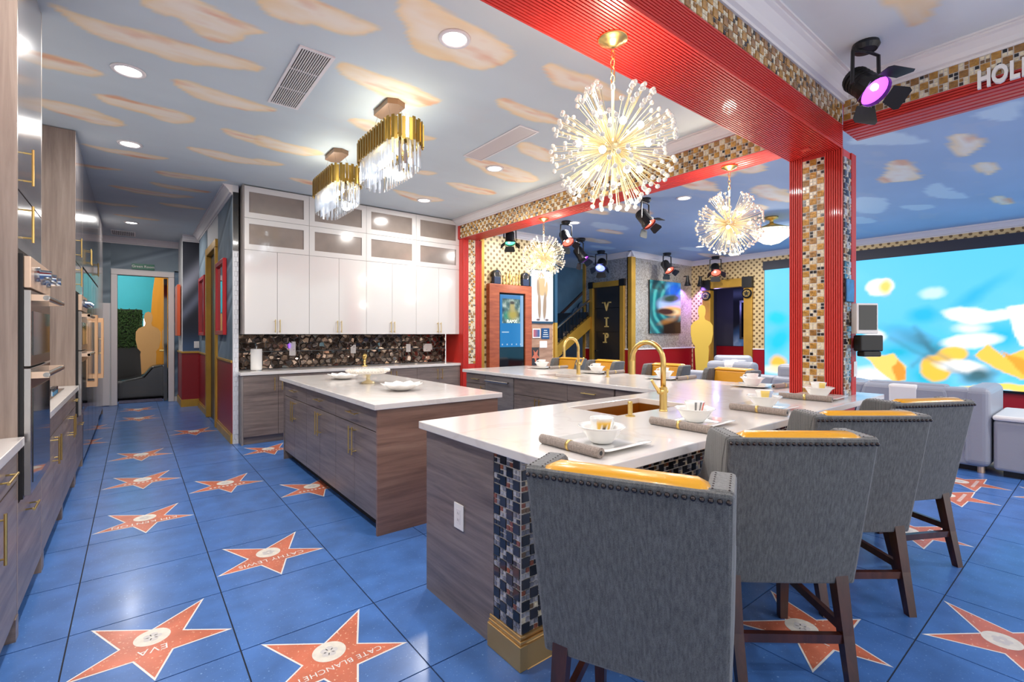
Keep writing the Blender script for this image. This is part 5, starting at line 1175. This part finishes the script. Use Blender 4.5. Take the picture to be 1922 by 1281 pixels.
# ---------------------------------------------------------------- stage spotlights
def stage(lab, x, y, col, aim, k=1.0, power=0):
    t = thing('stage_spotlight', lab, 'spotlight', (x, y, CE)); hub = Vector((x, y, CE - .26 * k))
    MB().lathe([(0, 0), (.07 * k, 0), (.075 * k, -.02 * k), (.06 * k, -.045 * k), (0, -.05 * k)], (x, y, CE), 24).build('base', M['black'], t)
    d = Vector(aim).normalized(); side = d.cross(Vector((0, 0, 1))).normalized(); up = side.cross(d)
    yk = MB()
    for s_ in (-1, 1): yk.tube([Vector((x, y, CE - .045 * k)), Vector((x, y, CE - .06 * k)) + side * (s_ * .1 * k), hub + side * (s_ * .105 * k)], .011 * k, 6)
    yk.build('yoke', M['black'], t)
    F4 = frame(hub, side, up, d)
    hd = MB(); i = 0; hd.cyl((0, 0, -.12 * k), (0, 0, .05 * k), .07 * k, .08 * k, n=20); hd.cyl((0, 0, .05 * k), (0, 0, .1 * k), .088 * k, .088 * k, n=20, caps=False)
    for q in range(4): hd.cyl((0, 0, (-.1 + .03 * q) * k), (0, 0, (-.09 + .03 * q) * k), .078 * k, n=20)
    hd.xf(F4); h = hd.build('head', M['black'], t)
    MB().cyl((0, 0, .052 * k), (0, 0, .075 * k), .084 * k, n=24).xf(F4).build('lens', P('lens_' + lab[:12], col, .3, emit=2.6), h)
    MB().ball((.02 * k, .02 * k, .085 * k), .022 * k, 8, 5).xf(F4).build('hot_spot', P('hot_' + lab[:12], tuple(.5 + .5 * q for q in col), .3, emit=7), h)
    for q in range(4):
        R4 = F4 @ Matrix.Rotation(q * PI / 2, 4, 'Z') @ Matrix.Translation((0, .09 * k, .1 * k)) @ Matrix.Rotation(.75, 4, 'X')
        w_ = (.07, .05)[q % 2] * k; MB().prism([(-w_, 0), (w_, 0), (w_ * 1.35, .08 * k), (w_ * 1.1, .1 * k), (-w_ * 1.1, .1 * k), (-w_ * 1.35, .08 * k)], 'z', -.002, .002).xf(R4).build('barn_door', M['black'], h)
    if power: p = hub + d * .14 * k; add_light('SPOT', p, power, t, col, .05, 'spot', 1.2, p + d)
PUR, RED_, GRN, BLU = (.5, .08, 1), (1, .1, .06), (.1, .9, .4), (.2, .25, 1)
stage('large black stage spotlight with a purple lens beside the white letters', 3.74, 1.02, PUR, (-.25, -.55, -.65), 1.05, 8)
stage('black stage spotlight with a red glow between the two hanging bursts', 5.61, 4.1, RED_, (.1, -.6, -.8), 1.1)
stage('black stage spotlight just above the smallest burst chandelier', 5.7, 5.75, RED_, (-.1, -.6, -.8), 1.1)
stage('black stage spotlight with a green lens over the wooden kiosk', 5.05, 6.45, GRN, (-.2, -.3, -.9), 1.0, 6)
stage('black stage spotlight with a violet lens in front of the stairs', 6.95, 6.6, PUR, (.2, -.5, -.8), 1.25)
stage('black stage spotlight at the corner over the stair opening', 8.35, 7.3, BLU, (-.6, -.3, -.7), 1.25)
stage('black stage spotlight with a red lens above the wave picture', 9.8, 6.55, RED_, (-.1, -.6, -.75), 1.25)
stage('black stage spotlight with a red lens over the gold framed opening', 11.15, 6.1, RED_, (-.5, -.4, -.75), 1.25)

# ================================================================ LOUNGE
def led_paint(a, b):
    y = 5.07 - a; z = .45 + b; y = y + .05 * noise2(y * 3, z * 3, 61) + .02 * noise2(y * 9, z * 9, 62); z = z + .045 * noise2(y * 3, z * 3, 63) + .02 * noise2(y * 9, z * 9, 64)
    c = np.tile(np.array(S(86, 192, 244))[None], (len(y), 1)); n = noise2(y * .8, z * .8, 21)
    c = mixc(c, np.clip(n, 0, 1) * .35, S(136, 220, 250)); c = mixc(c, np.clip((1.5 - z) / 1.2 + n * .3, 0, 1) * .25, S(190, 240, 255))
    wb_ = noise2(y * 2.2 + z, z * 2.6, 22)
    c = mixc(c, np.clip(wb_ * 1.8, 0, 1) * np.clip((1.9 - z) / .9, 0, 1) * .7, S(20, 190, 236))
    for cy, cz, ry, rz, col, sf, an in ((2.257, 1.75, .2, .14, S(0, 176, 226), .5, 0), (1.55, 2.05, .4, .08, S(40, 176, 232), .8, -.7), (2.1, 1.15, .5, .12, S(40, 120, 150), .9, .5), (2.62, 1.05, .3, .14, S(0, 176, 210), .7, 0), (1.75, 1.2, .25, .12, S(0, 190, 226), .7, 0), (1.2, 1.35, .2, .2, S(20, 180, 230), .7, .5), (2.2, .6, .3, .2, S(20, 180, 210), .7, .4),
             (4.8, 1.75, .22, .14, S(0, 196, 240), .4, 0), (4.75, 1.25, .2, .3, S(0, 190, 240), .5, .5), (3.4, 1.2, .25, .12, S(40, 190, 230), .7, .3),
             (2.901, 2.312, .21, .17, S(255, 252, 248), .15, 0), (2.82, 2.3, .09, .14, S(252, 206, 100), .5, 0), (2.097, 2.147, .19, .1, S(190, 226, 240), .35, 0), (2.98, 1.343, .18, .13, S(246, 244, 250), .3, 0),
             (1.64, 1.72, .33, .13, S(255, 255, 255), .22, .15), (1.27, 1.72, .3, .09, S(255, 255, 255), .3, -.15), (1.58, 1.28, .36, .12, S(255, 255, 255), .25, -.12), (1.6, 1.5, .2, .08, S(220, 236, 246), .5, 0),
             (2.07, .78, .21, .25, S(246, 190, 60), .12, .1), (1.85, 1.03, .2, .14, S(248, 196, 70), .15, -.3), (1.75, .82, .32, .12, S(255, 252, 250), .3, .1), (1.5, .66, .2, .1, S(60, 100, 110), .6, -.3),
             (4.78, .74, .17, .16, S(244, 186, 60), .35, 0), (4.6, .56, .5, .09, S(255, 240, 190), .5, .1), (3.05, .55, .3, .18, S(250, 250, 255), .4, 0)):
        c = mixc(c, blob(y, z, cy, cz, ry, rz, sf, an), col)
    for (ay, az, by, bz) in ((2.7, 1.3, 1.4, .5), (2.3, 1.35, 1.9, .95), (2.0, 1.2, 2.4, .8), (1.9, .75, 1.3, .55), (2.35, 1.5, 2.1, 1.1)):
        ey, ez = by - ay, bz - az; t = np.clip(((y - ay) * ey + (z - az) * ez) / (ey * ey + ez * ez), 0, 1); d = np.hypot(y - ay - t * ey, z - az - t * ez)
        c = mixc(c, np.exp(-(d / .05) ** 2) * .4, S(50, 110, 130))
    for poly, col in (([(3.16, .92), (2.68, 1.02), (2.5, .78), (2.5, .52), (2.66, .46)], S(250, 206, 104)), ([(2.72, .76), (2.6, .9), (2.5, .72), (2.5, .52), (2.62, .5)], S(226, 146, 40)),
                      ([(1.55, 1.02), (1.38, 1.22), (1.16, 1.0), (.7, 1.3), (.4, 1.1), (.7, .75), (1.0, .66), (1.2, .74)], S(250, 196, 74)), ([(1.2, 1.1), (.95, .72), (.75, .7), (.85, .95)], S(234, 160, 40)),
                      ([(1.17, 1.86), (.6, 1.95), (.4, 1.5), (.75, 1.1), (1.0, 1.2)], S(252, 248, 246)), ([(1.8, .45), (1.2, .56), (.4, .62), (.4, .45)], S(255, 214, 96))):
        c = mixc(c, np.clip(poly_sd(y, z, poly) / .03 + .5, 0, 1), col)
    return c
led = thing('video_wall', 'huge video wall showing yellow and white petals on turquoise', 'video wall', (11.45, 1.5, .45))
sheet('screen', (11.446, 5.07, .45), (0, -8.2, 0), (0, 0, 2.42), 300, 96, led_paint, M['led'], led)
MB().box(11.45, 11.5, -3.15, 5.08, .44, 2.88).build('cabinet', M['screen_black'], led)
MB().box(11.42, 11.5, -3.15, 5.1, 2.87, 3.07).build('top_bar', P('dark_header', S(38, 40, 54), .5), led)
MB().box(11.43, 11.5, -3.15, 5.1, .41, .45).build('bottom_bar', M['screen_black'], led)

# sectional sofa seen from behind, and a recliner beyond
sf = thing('sofa', 'long grey leather sofa seen from behind in front of the video wall', 'sofa', (7.0, 2.4, 0))
MB().box(6.66, 7.5, .82, 4.05, .06, .42).build('base', M['sofa'], sf, bev=.03, seg=3)
MB().box(6.75, 7.4, .9, 4.0, .0, .06).build('plinth', M['black'], sf)
for k in range(3):
    y0 = .98 + k * 1.0
    MB().box(6.7, 7.48, y0 + .04, y0 + .98, .4, .55).build('seat_cushion', M['sofa'], sf, bev=.05, seg=3)
    b = MB(); b.prism([(y0 + .02, .3), (y0 + .98, .3), (y0 + .86, .84), (y0 + .12, .84)], 'x', 6.62, 6.9); b.build('back_cushion', M['sofa'], sf, bev=.045, seg=3)
    MB().box(6.612, 6.9, y0 + .36, y0 + .62, .5, .845).build('white_stripe', M['sofa_w'], sf, bev=.03, seg=3)
    h = MB(); h.box(6.70, 6.9, y0 + .14, y0 + .84, .8, 1.0 if k else .86); h.build('headrest', M['sofa'], sf, bev=.06, seg=4)
    if k: MB().box(6.695, 6.905, y0 + .4, y0 + .58, .8, 1.005).build('white_stripe', M['sofa_w'], sf, bev=.05, seg=3)
for k in range(4):
    y0 = .82 + k * 1.0; b = MB(); b.prism([(y0 - .02, .84), (y0 + .34, .84), (y0 + .16, .34)], 'x', 6.63, 6.86); b.build('back_gusset', M['sofa'], sf, bev=.03, seg=3)
MB().box(6.62, 7.5, .78, .98, .07, .86).build('arm', M['sofa'], sf, bev=.06, seg=4); MB().box(6.62, 7.5, 3.98, 4.14, .07, .8).build('arm', M['sofa'], sf, bev=.06, seg=4)
for yy in (.86, 2.4, 4.05): MB().cyl((6.72, yy, 0), (6.72, yy, .07), .03, n=10).build('foot', M['copper_face'], sf)
cs = thing('sofa_console', 'grey leather console box with a black hexagonal pull beside the sofa', 'console', (7.0, .3, 0))
MB().box(6.64, 7.45, -.5, .765, .06, .55).build('body', M['sofa'], cs, bev=.03, seg=3); MB().box(6.62, 7.47, -.51, .77, .55, .6).build('top', M['sofa_w'], cs, bev=.02)
MB().cyl((6.625, .47, .36), (6.64, .47, .36), .06, n=6).build('pull', M['black'], cs)
MB().box(6.7, 7.4, -.45, .7, 0, .06).build('plinth', M['black'], cs)
rc = thing('recliner', 'grey leather recliner with a white striped headrest beyond the sofa', 'recliner', (0, 0, 0))
MB().box(-.32, .32, -.3, .42, .08, .42).build('seat', M['sofa'], rc, bev=.06, seg=3)
b = MB(); b.add([(-.36, .32, .38), (.36, .32, .38), (.36, .5, .38), (-.36, .5, .38), (-.33, .46, 1.0), (.33, .46, 1.0), (.33, .62, 1.0), (-.33, .62, 1.0)], [(0, 3, 2, 1), (4, 5, 6, 7), (0, 1, 5, 4), (1, 2, 6, 5), (2, 3, 7, 6), (3, 0, 4, 7)]); b.build('back', M['sofa'], rc, bev=.07, seg=4)
MB().box(-.22, .22, .36, .48, .74, .92).build('headrest', M['sofa'], rc, bev=.05, seg=3); MB().box(-.07, .07, .35, .49, .735, .925).build('white_stripe', M['sofa_w'], rc, bev=.04, seg=3)
for s_ in (-1, 1): MB().box(s_ * .38 - .1, s_ * .38 + .1, -.36, .5, .08, .62).build('arm', M['sofa'], rc, bev=.06, seg=3)
MB().box(-.33, .33, -.75, -.32, .2, .4).build('footrest', M['sofa'], rc, bev=.06, seg=3); MB().box(-.4, .4, -.3, .5, 0, .08).build('base', M['black'], rc)
place(rc, (8.4, 4.15, 0), -.9)
# extend recliners' row: second one
rc2 = place(copy_tree(rc), (9.5, 2.9, 0), -.9, 'grey leather recliner nearest the lower edge of the video wall')

# kiosk and the things on and around it
kk = thing('kiosk', 'cherry wood kiosk cabinet with a tall lit display', 'kiosk', (5.42, 6.9, 0))
MB().slab([4.90, 5.12, 5.72, 5.88], [0, .3, 2.14, 2.29], lambda i, j: (i, j) != (1, 1), 0, .1).xf(Matrix(((1, 0, 0, 0), (0, 0, 1, 6.84), (0, 1, 0, 0), (0, 0, 0, 1)))).build('wood_surround', M['kiosk'], kk, bev=.006)
MB().box(5.12, 5.72, 6.87, 6.93, .3, 2.14).build('black_glass', M['black_gloss'], kk)
def kiosk_paint(a, b):
    x = a / .54; z = b / .95; c = np.tile(np.array(S(20, 122, 190))[None], (len(x), 1)); c = mixc(c, np.clip(x - .5, 0, 1) * .6, S(70, 160, 225)); c = mixc(c, (x > .88) * 1.0, S(150, 190, 226))
    n = noise2(x * 9, z * 14, 31); m_ = (x > .09) & (x < .86) & (z > .45) & (z < .92)
    p = np.tile(np.array(S(96, 128, 120))[None], (len(x), 1)); p = mixc(p, np.clip(n * 2, 0, 1), S(190, 206, 196)); p = mixc(p, np.clip(-n * 2, 0, 1), S(40, 66, 84))
    p = mixc(p, blob(x, z, .34, .6, .16, .08, .5), S(40, 150, 120)); p = mixc(p, blob(x, z, .55, .62, .2, .1, .5), S(190, 170, 70)); p = mixc(p, blob(x, z, .52, .77, .1, .09, .4), S(196, 178, 110)); p = mixc(p, blob(x, z, .52, .85, .11, .03, .4), S(70, 60, 44))
    c[m_] = p[m_]; c = mixc(c, ((z > .27) & (z < .29) & (x > .08) & (x < .38)) * .8, S(200, 226, 240))
    for q in (.1, .3, .5, .7, .88): c = mixc(c, blob(x, z, q, .05, .02, .012, .4) * .9, S(220, 240, 250))
    return c
sheet('display', (5.15, 6.867, 1.16), (.54, 0, 0), (0, 0, .95), 60, 100, kiosk_paint, M['kiosk_led'], kk)
t_ = text_mb('RAMX', .085, .001); t_.xf(frame((5.42, 6.864, 1.625), (1, 0, 0), (0, 0, 1), (0, -1, 0))); t_.build('display_title', P('title_glow', S(226, 240, 216), .4, emit=.9), kk)
for x, wh in ((5.08, 'left'), (5.74, 'right')):
    s_ = thing('speaker', 'navy blue speaker with a round ringed face on the kiosk, ' + ('by the film strip column' if wh == 'left' else 'by the suited figure poster'), 'speaker', (x, 6.88, 2.29))
    MB().box(x - .075, x + .075, 6.84, 6.93, 2.29, 2.42).build('body', P('navy_' + wh, S(30, 46, 78), .4), s_, bev=.01); MB().cyl((x, 6.85, 2.46), (x, 6.92, 2.46), .085, n=24).build('round_head', M['black'], s_)
    MB().lathe([(.05, 0), (.06, .006), (.07, 0)], n=24).xf(frame((x, 6.848, 2.46), (1, 0, 0), (0, 0, 1), (0, -1, 0))).build('ring', M['steel'], s_)
for q in range(6):
    x = 5.24 + q * .075; h = .16 + .05 * ((q * 7) % 3); o = MB().lathe([(0, 0), (.028, 0), (.028, .02), (.012, .03), (.016, h * .5), (.024, h * .75), (.012, h * .85), (.014, h), (0, h)], (x, 6.885, 2.29), 12).build('trophy', M['gold'], smooth=True)
    tag(o, ('first', 'second', 'third', 'fourth', 'fifth', 'sixth')[q] + ' small gold trophy on the kiosk, counted from the film strip column', 'trophy', 'gold trophies on the kiosk')
def poster_paint(a, b):
    x = a / .57; z = b / .98; c = np.tile(np.array(S(226, 224, 228))[None], (len(x), 1)); c = mixc(c, ((noise2(x * 8, z * 16, 41) > .45)) * .12, S(120, 120, 130))
    tan, dk = S(188, 160, 116), S(150, 126, 100)
    c = mixc(c, blob(x, z, .46, .80, .16, .15, .12), tan); c = mixc(c, blob(x, z, .48, .62, .18, .12, .15), tan); c = mixc(c, blob(x, z, .3, .66, .06, .18, .2, .1), dk); c = mixc(c, blob(x, z, .68, .64, .06, .17, .2, -.1), tan)
    c = mixc(c, blob(x, z, .36, .3, .075, .26, .15, .03), dk); c = mixc(c, blob(x, z, .6, .3, .08, .27, .15, -.08), dk); c = mixc(c, blob(x, z, .46, .93, .05, .05, .2), S(170, 120, 96)); c = mixc(c, blob(x, z, .3, .03, .08, .02, .3), S(90, 60, 50)); c = mixc(c, blob(x, z, .7, .03, .08, .02, .3), S(90, 60, 50))
    return c
po = thing('poster', 'tall white poster of a figure in a tan suit beside the kiosk', 'poster', (6.22, 6.93, 1.6)); MB().box(5.9, 6.5, 6.918, 6.936, 1.6, 2.64).build('border', P('navy_border', S(20, 62, 88), .5), po)
sheet('print', (5.93, 6.915, 1.64), (.56, 0, 0), (0, 0, .98), 50, 90, poster_paint, M['print'], po)
f_ = thing('picture_frame', 'small pale framed picture on the plank panel', 'picture frame', (6.08, 6.93, 1.4)); MB().box(5.97, 6.17, 6.925, 6.939, 1.32, 1.5).build('frame', M['plate_w'], f_); sheet('print', (5.99, 6.923, 1.34), (.16, 0, 0), (0, 0, .14), 10, 10, lambda a, b: mixc(np.tile(np.array(S(60, 90, 140))[None], (len(a), 1)), np.clip(1 - a * 8, 0, 1), S(190, 90, 90)), M['print'], f_)
f_ = thing('plaque', 'blue rounded plaque with pale script on the plank panel', 'plaque', (6.3, 6.93, 1.4)); MB().box(6.2, 6.41, 6.927, 6.939, 1.3, 1.51).build('board', P('plaque_blue', S(16, 70, 120), .4), f_, bev=.02)
for q in range(4): MB().box(6.23 + .01 * q, 6.38 - .012 * q, 6.924, 6.927, 1.34 + q * .04, 1.352 + q * .04).build('script_line', M['plate_w'], f_)
tag(MB().box(6.16, 6.35, 6.934, 6.939, 1.13, 1.26).build('note', M['paper']), 'blank white sheet pinned on the plank panel', 'note')
f_ = thing('star_plaque', 'dark square plaque with a coral star beside the kiosk', 'plaque', (6.04, 6.93, .95)); MB().box(5.95, 6.14, 6.93, 6.939, .8, 1.14).build('board', M['mo_char'], f_)
MB().prism([(6.045 + (.1 if k % 2 == 0 else .045) * math.sin(k * PI / 5), .98 + (.14 if k % 2 == 0 else .06) * math.cos(k * PI / 5 + PI)) for k in range(10)], 'y', 6.922, 6.93).build('star', M['star'], f_)

# wave picture
def wave_paint(a, b):
    x = a / 1.29; z = b / 1.28; c = np.tile(np.array(S(20, 110, 120))[None], (len(x), 1)); dx, dz = x - .72, z - .48; r = np.hypot(dx, dz * 1.05); th = np.arctan2(dz, dx)
    sw = np.sin(r * 30 + th * 3 + 2 * noise2(x * 3, z * 3, 51)); c = mixc(c, np.clip(sw, 0, 1) * .6, S(90, 190, 180)); c = mixc(c, np.clip(-sw, 0, 1) * .6, S(10, 60, 70))
    c = mixc(c, blob(x, z, .82, .82, .26, .2, .5), S(30, 110, 230)); c = mixc(c, np.clip(noise2(x * 6, z * 6, 52), 0, 1) * blob(x, z, .8, .8, .3, .2, .5), S(150, 220, 255))
    c = mixc(c, blob(x, z, .72, .55, .46, .17, .25), S(170, 190, 236)); c = mixc(c, blob(x, z, .78, .44, .4, .09, .4), S(252, 190, 90)); c = mixc(c, blob(x, z, .8, .42, .14, .04, .6), S(255, 236, 160)); c = mixc(c, blob(x, z, .5, .42, .3, .06, .3), S(70, 44, 40)); c = mixc(c, blob(x, z, .7, .68, .34, .07, .4, .1), S(60, 80, 70))
    c = mixc(c, np.clip((.33 - z) / .12, 0, 1) * np.clip((x - .25) / .2, 0, 1), S(40, 30, 24)); c = mixc(c, blob(x, z, .6, .25, .3, .05, .5, .2) * .6, S(190, 130, 60)); return c
ar = thing('wave_picture', 'large frameless picture of a curling wave at sunset', 'picture', (10.28, 6.93, 1.41)); MB().box(9.63, 10.92, 6.905, 6.947, 1.41, 2.69).build('canvas', M['black'], ar); sheet('print', (9.63, 6.903, 1.41), (1.29, 0, 0), (0, 0, 1.28), 90, 90, wave_paint, M['print'], ar)

# flat gold figure cut-outs
FIG = [(-.09, 0), (.09, 0), (.1, .12), (.13, .55), (.15, .95), (.14, 1.02), (.2, 1.1), (.235, 1.3), (.23, 1.48), (.18, 1.56), (.07, 1.62), (.055, 1.68), (.075, 1.75), (.08, 1.84), (.055, 1.92), (0, 1.95)]
FIG = FIG + [(-x, z) for x, z in FIG[::-1][1:-1]]
def figure(lab, x, y, rz, k, mat):
    o = MB().prism([(a * k, b * k) for a, b in FIG], 'y', -.015, .015).build('figure_cutout', mat); tag(o, lab, 'cutout'); return place(o, (x, y, .01), rz)
figure('flat gold figure cutout standing by the gold framed opening', 10.7, 6.2, -.9, 1.07, P('flat_gold_board', S(206, 168, 60), .45))
M['grad_gold'] = P('peach_gold_board', S(232, 176, 110), .45)
figure('flat peach gold figure cutout in the room beyond the hall door', .26, 13.6, 0, .97, M['grad_gold'])
# wall wash lamps in the corner
for x, y, wh, d in ((11.0, 6.86, 'left of the corner', (0, -1)), (11.42, 6.6, 'over the gold opening frame', (-1, 0))):
    t = thing('wall_lamp', 'small black bell wall lamp ' + wh, 'wall lamp', (x, y, 2.7)); MB().lathe([(.03, .25), (.04, .16), (.05, .1), (.085, 0), (.08, 0), (.04, .1), (0, .12)], (x + d[0] * .1, y + d[1] * .1, 2.62), 16).build('shade', M['black'], t)
    MB().cyl((x, y, 2.86), (x + d[0] * .1, y + d[1] * .1, 2.86), .015, n=8).build('bracket', M['black'], t)
    add_light('SPOT', (x + d[0] * .1, y + d[1] * .1, 2.6), 60, t, (.42, .2, 1), .03, 'wash', 1.9, (x - d[0] * .12, y - d[1] * .12, 1.9))
# corridor picture
f_ = thing('picture_frame', 'silver framed dark picture in the corridor beyond the gold opening', 'picture frame', (13.57, 5.9, 1.4)); MB().box(13.56, 13.59, 5.9, 6.7, 1.25, 2.35).build('frame', M['steel'], f_); MB().box(13.55, 13.56, 5.96, 6.64, 1.31, 2.29).build('print', M['black_gloss'], f_)
MB().box(13.54, 13.55, 6.2, 6.3, 1.5, 2.1).build('pale_figure', M['plate_w'], f_)
add_light('POINT', (12.6, 6.9, 2.2), 14, None, (.3, .3, 1), .1, 'corridor_fill')  # bare point light without a fixture, added to light the corridor

# ================================================================ HALL THINGS
sg = thing('exit_sign', 'green sign reading Green Room above the hall doorway', 'sign', (.15, 12.13, 2.7)); MB().box(-.03, .33, 12.115, 12.146, 2.69, 2.80).build('board', P('sign_green', S(20, 110, 84), .4), sg)
t_ = text_mb('Green Room', .068, .002); t_.xf(frame((.15, 12.113, 2.745), (1, 0, 0), (0, 0, 1), (0, -1, 0))); t_.build('lettering', M['plate_w'], sg)
def wall_mirror(lab, y0, y1, z0, z1, fm, x=.985):
    m_ = thing('framed_mirror', lab, 'mirror', (x, (y0 + y1) / 2, z0)); f = .06
    MB().slab([y0, y0 + f, y1 - f, y1], [z0, z0 + f, z1 - f, z1], lambda i, j: (i, j) != (1, 1), 0, .045).xf(Matrix(((0, 0, -1, x - .006), (1, 0, 0, 0), (0, 1, 0, 0), (0, 0, 0, 1)))).build('frame', M[fm], m_, bev=.006)
    MB().box(x - .02, x - .01, y0 + f, y1 - f, z0 + f, z1 - f).build('glass', M['mirror'], m_)
wall_mirror('red framed mirror on the hall wall beside the white cabinets', 7.42, 8.2, 1.385, 2.42, 'frame_red'); wall_mirror('red framed mirror beyond the gold doorway', 9.66, 10.5, 1.37, 2.41, 'frame_red')
f_ = thing('orange_panel', 'tall orange framed panel beside the hall doorway', 'panel', (.72, 11.6, 1.4)); MB().box(.66, .715, 11.3, 11.9, 1.36, 2.36).build('board', M['frame_orange'], f_, bev=.01)
outlet('wall_outlet', 'white switch plate on the dark hall mural', 'outlet', (.96, 11.092, 1.19), (1, 0, 0), .09, .13, (0, -1, 0), DUP)
tag(MB().box(-.24, .48, 12.32, 12.88, 0, .008).build('door_mat', P('purple_grey_mat', S(70, 66, 90), .9, var=(18, .5))), 'mottled dark mat just inside the hall doorway', 'mat')
# room beyond the hall door
M['hedge'] = P('hedge_leaf', S(46, 74, 26), .7, var=(30, .6), bump=(40, 1.0))
hd = MB(); hr = random.Random(5)
for q in range(900):
    x, y, z = hr.uniform(-.36, .14), 14.2, hr.uniform(1.1, 1.95); i = len(hd.v); hd.add([(0, 0, 0), (.03, -.01, .012), (.06, 0, 0), (.03, -.01, -.012)], [(0, 1, 2, 3)])
    hd.xf(Matrix.Translation((x, y - hr.uniform(0, .05), z)) @ Matrix.Rotation(hr.uniform(0, 6.3), 4, 'Y') @ Matrix.Rotation(hr.uniform(-.8, .8), 4, 'X'), i)
hg = thing('hedge_panel', 'green hedge panel in the room beyond the hall door', 'hedge', (-.1, 14.25, 0)); hd.build('foliage', M['hedge'], hg, fix=False)['kind'] = 'stuff'; MB().box(-.38, .16, 14.2, 14.3, 1.08, 1.97).build('backing', P('hedge_dark', S(24, 36, 16), .9), hg, bev=.03); MB().box(-.38, .16, 14.22, 14.3, 0, 1.08).build('stand', M['black'], hg)
tag(MB().prism([(.3, 0), (1.0, 0), (1.0, 3.2), (.45, 3.2), (.36, 2.4), (.3, 1.4)], 'y', 14.6, 14.64).build('orange_backdrop', P('orange_board', S(226, 150, 30), .5)), 'curved orange backdrop board in the room beyond the hall door', 'backdrop')
s_ = MB(); s_.prism([(-.9, 0), (.62, 0), (.62, .62), (.5, .74), (.3, .7), (.15, .5), (-.2, .42), (-.9, .4)], 'y', 12.9, 13.4); tag(s_.build('lounge_chair', M['mo_black'], bev=.05, seg=3), 'black lounge seat just inside the hall door', 'lounge chair')
tag(MB().box(.18, .26, 14.1, 14.14, .4, 1.75).build('light_panel', P('white_tube', (1, 1, 1), .4, emit=2.5)), 'white upright light panel behind the figure cutout', 'lamp')
add_light('POINT', (-.4, 13.4, 2.9), 45, None, (1, .97, .92), .15, 'far_room_fill')  # no fixture here: point light added so the far room is lit
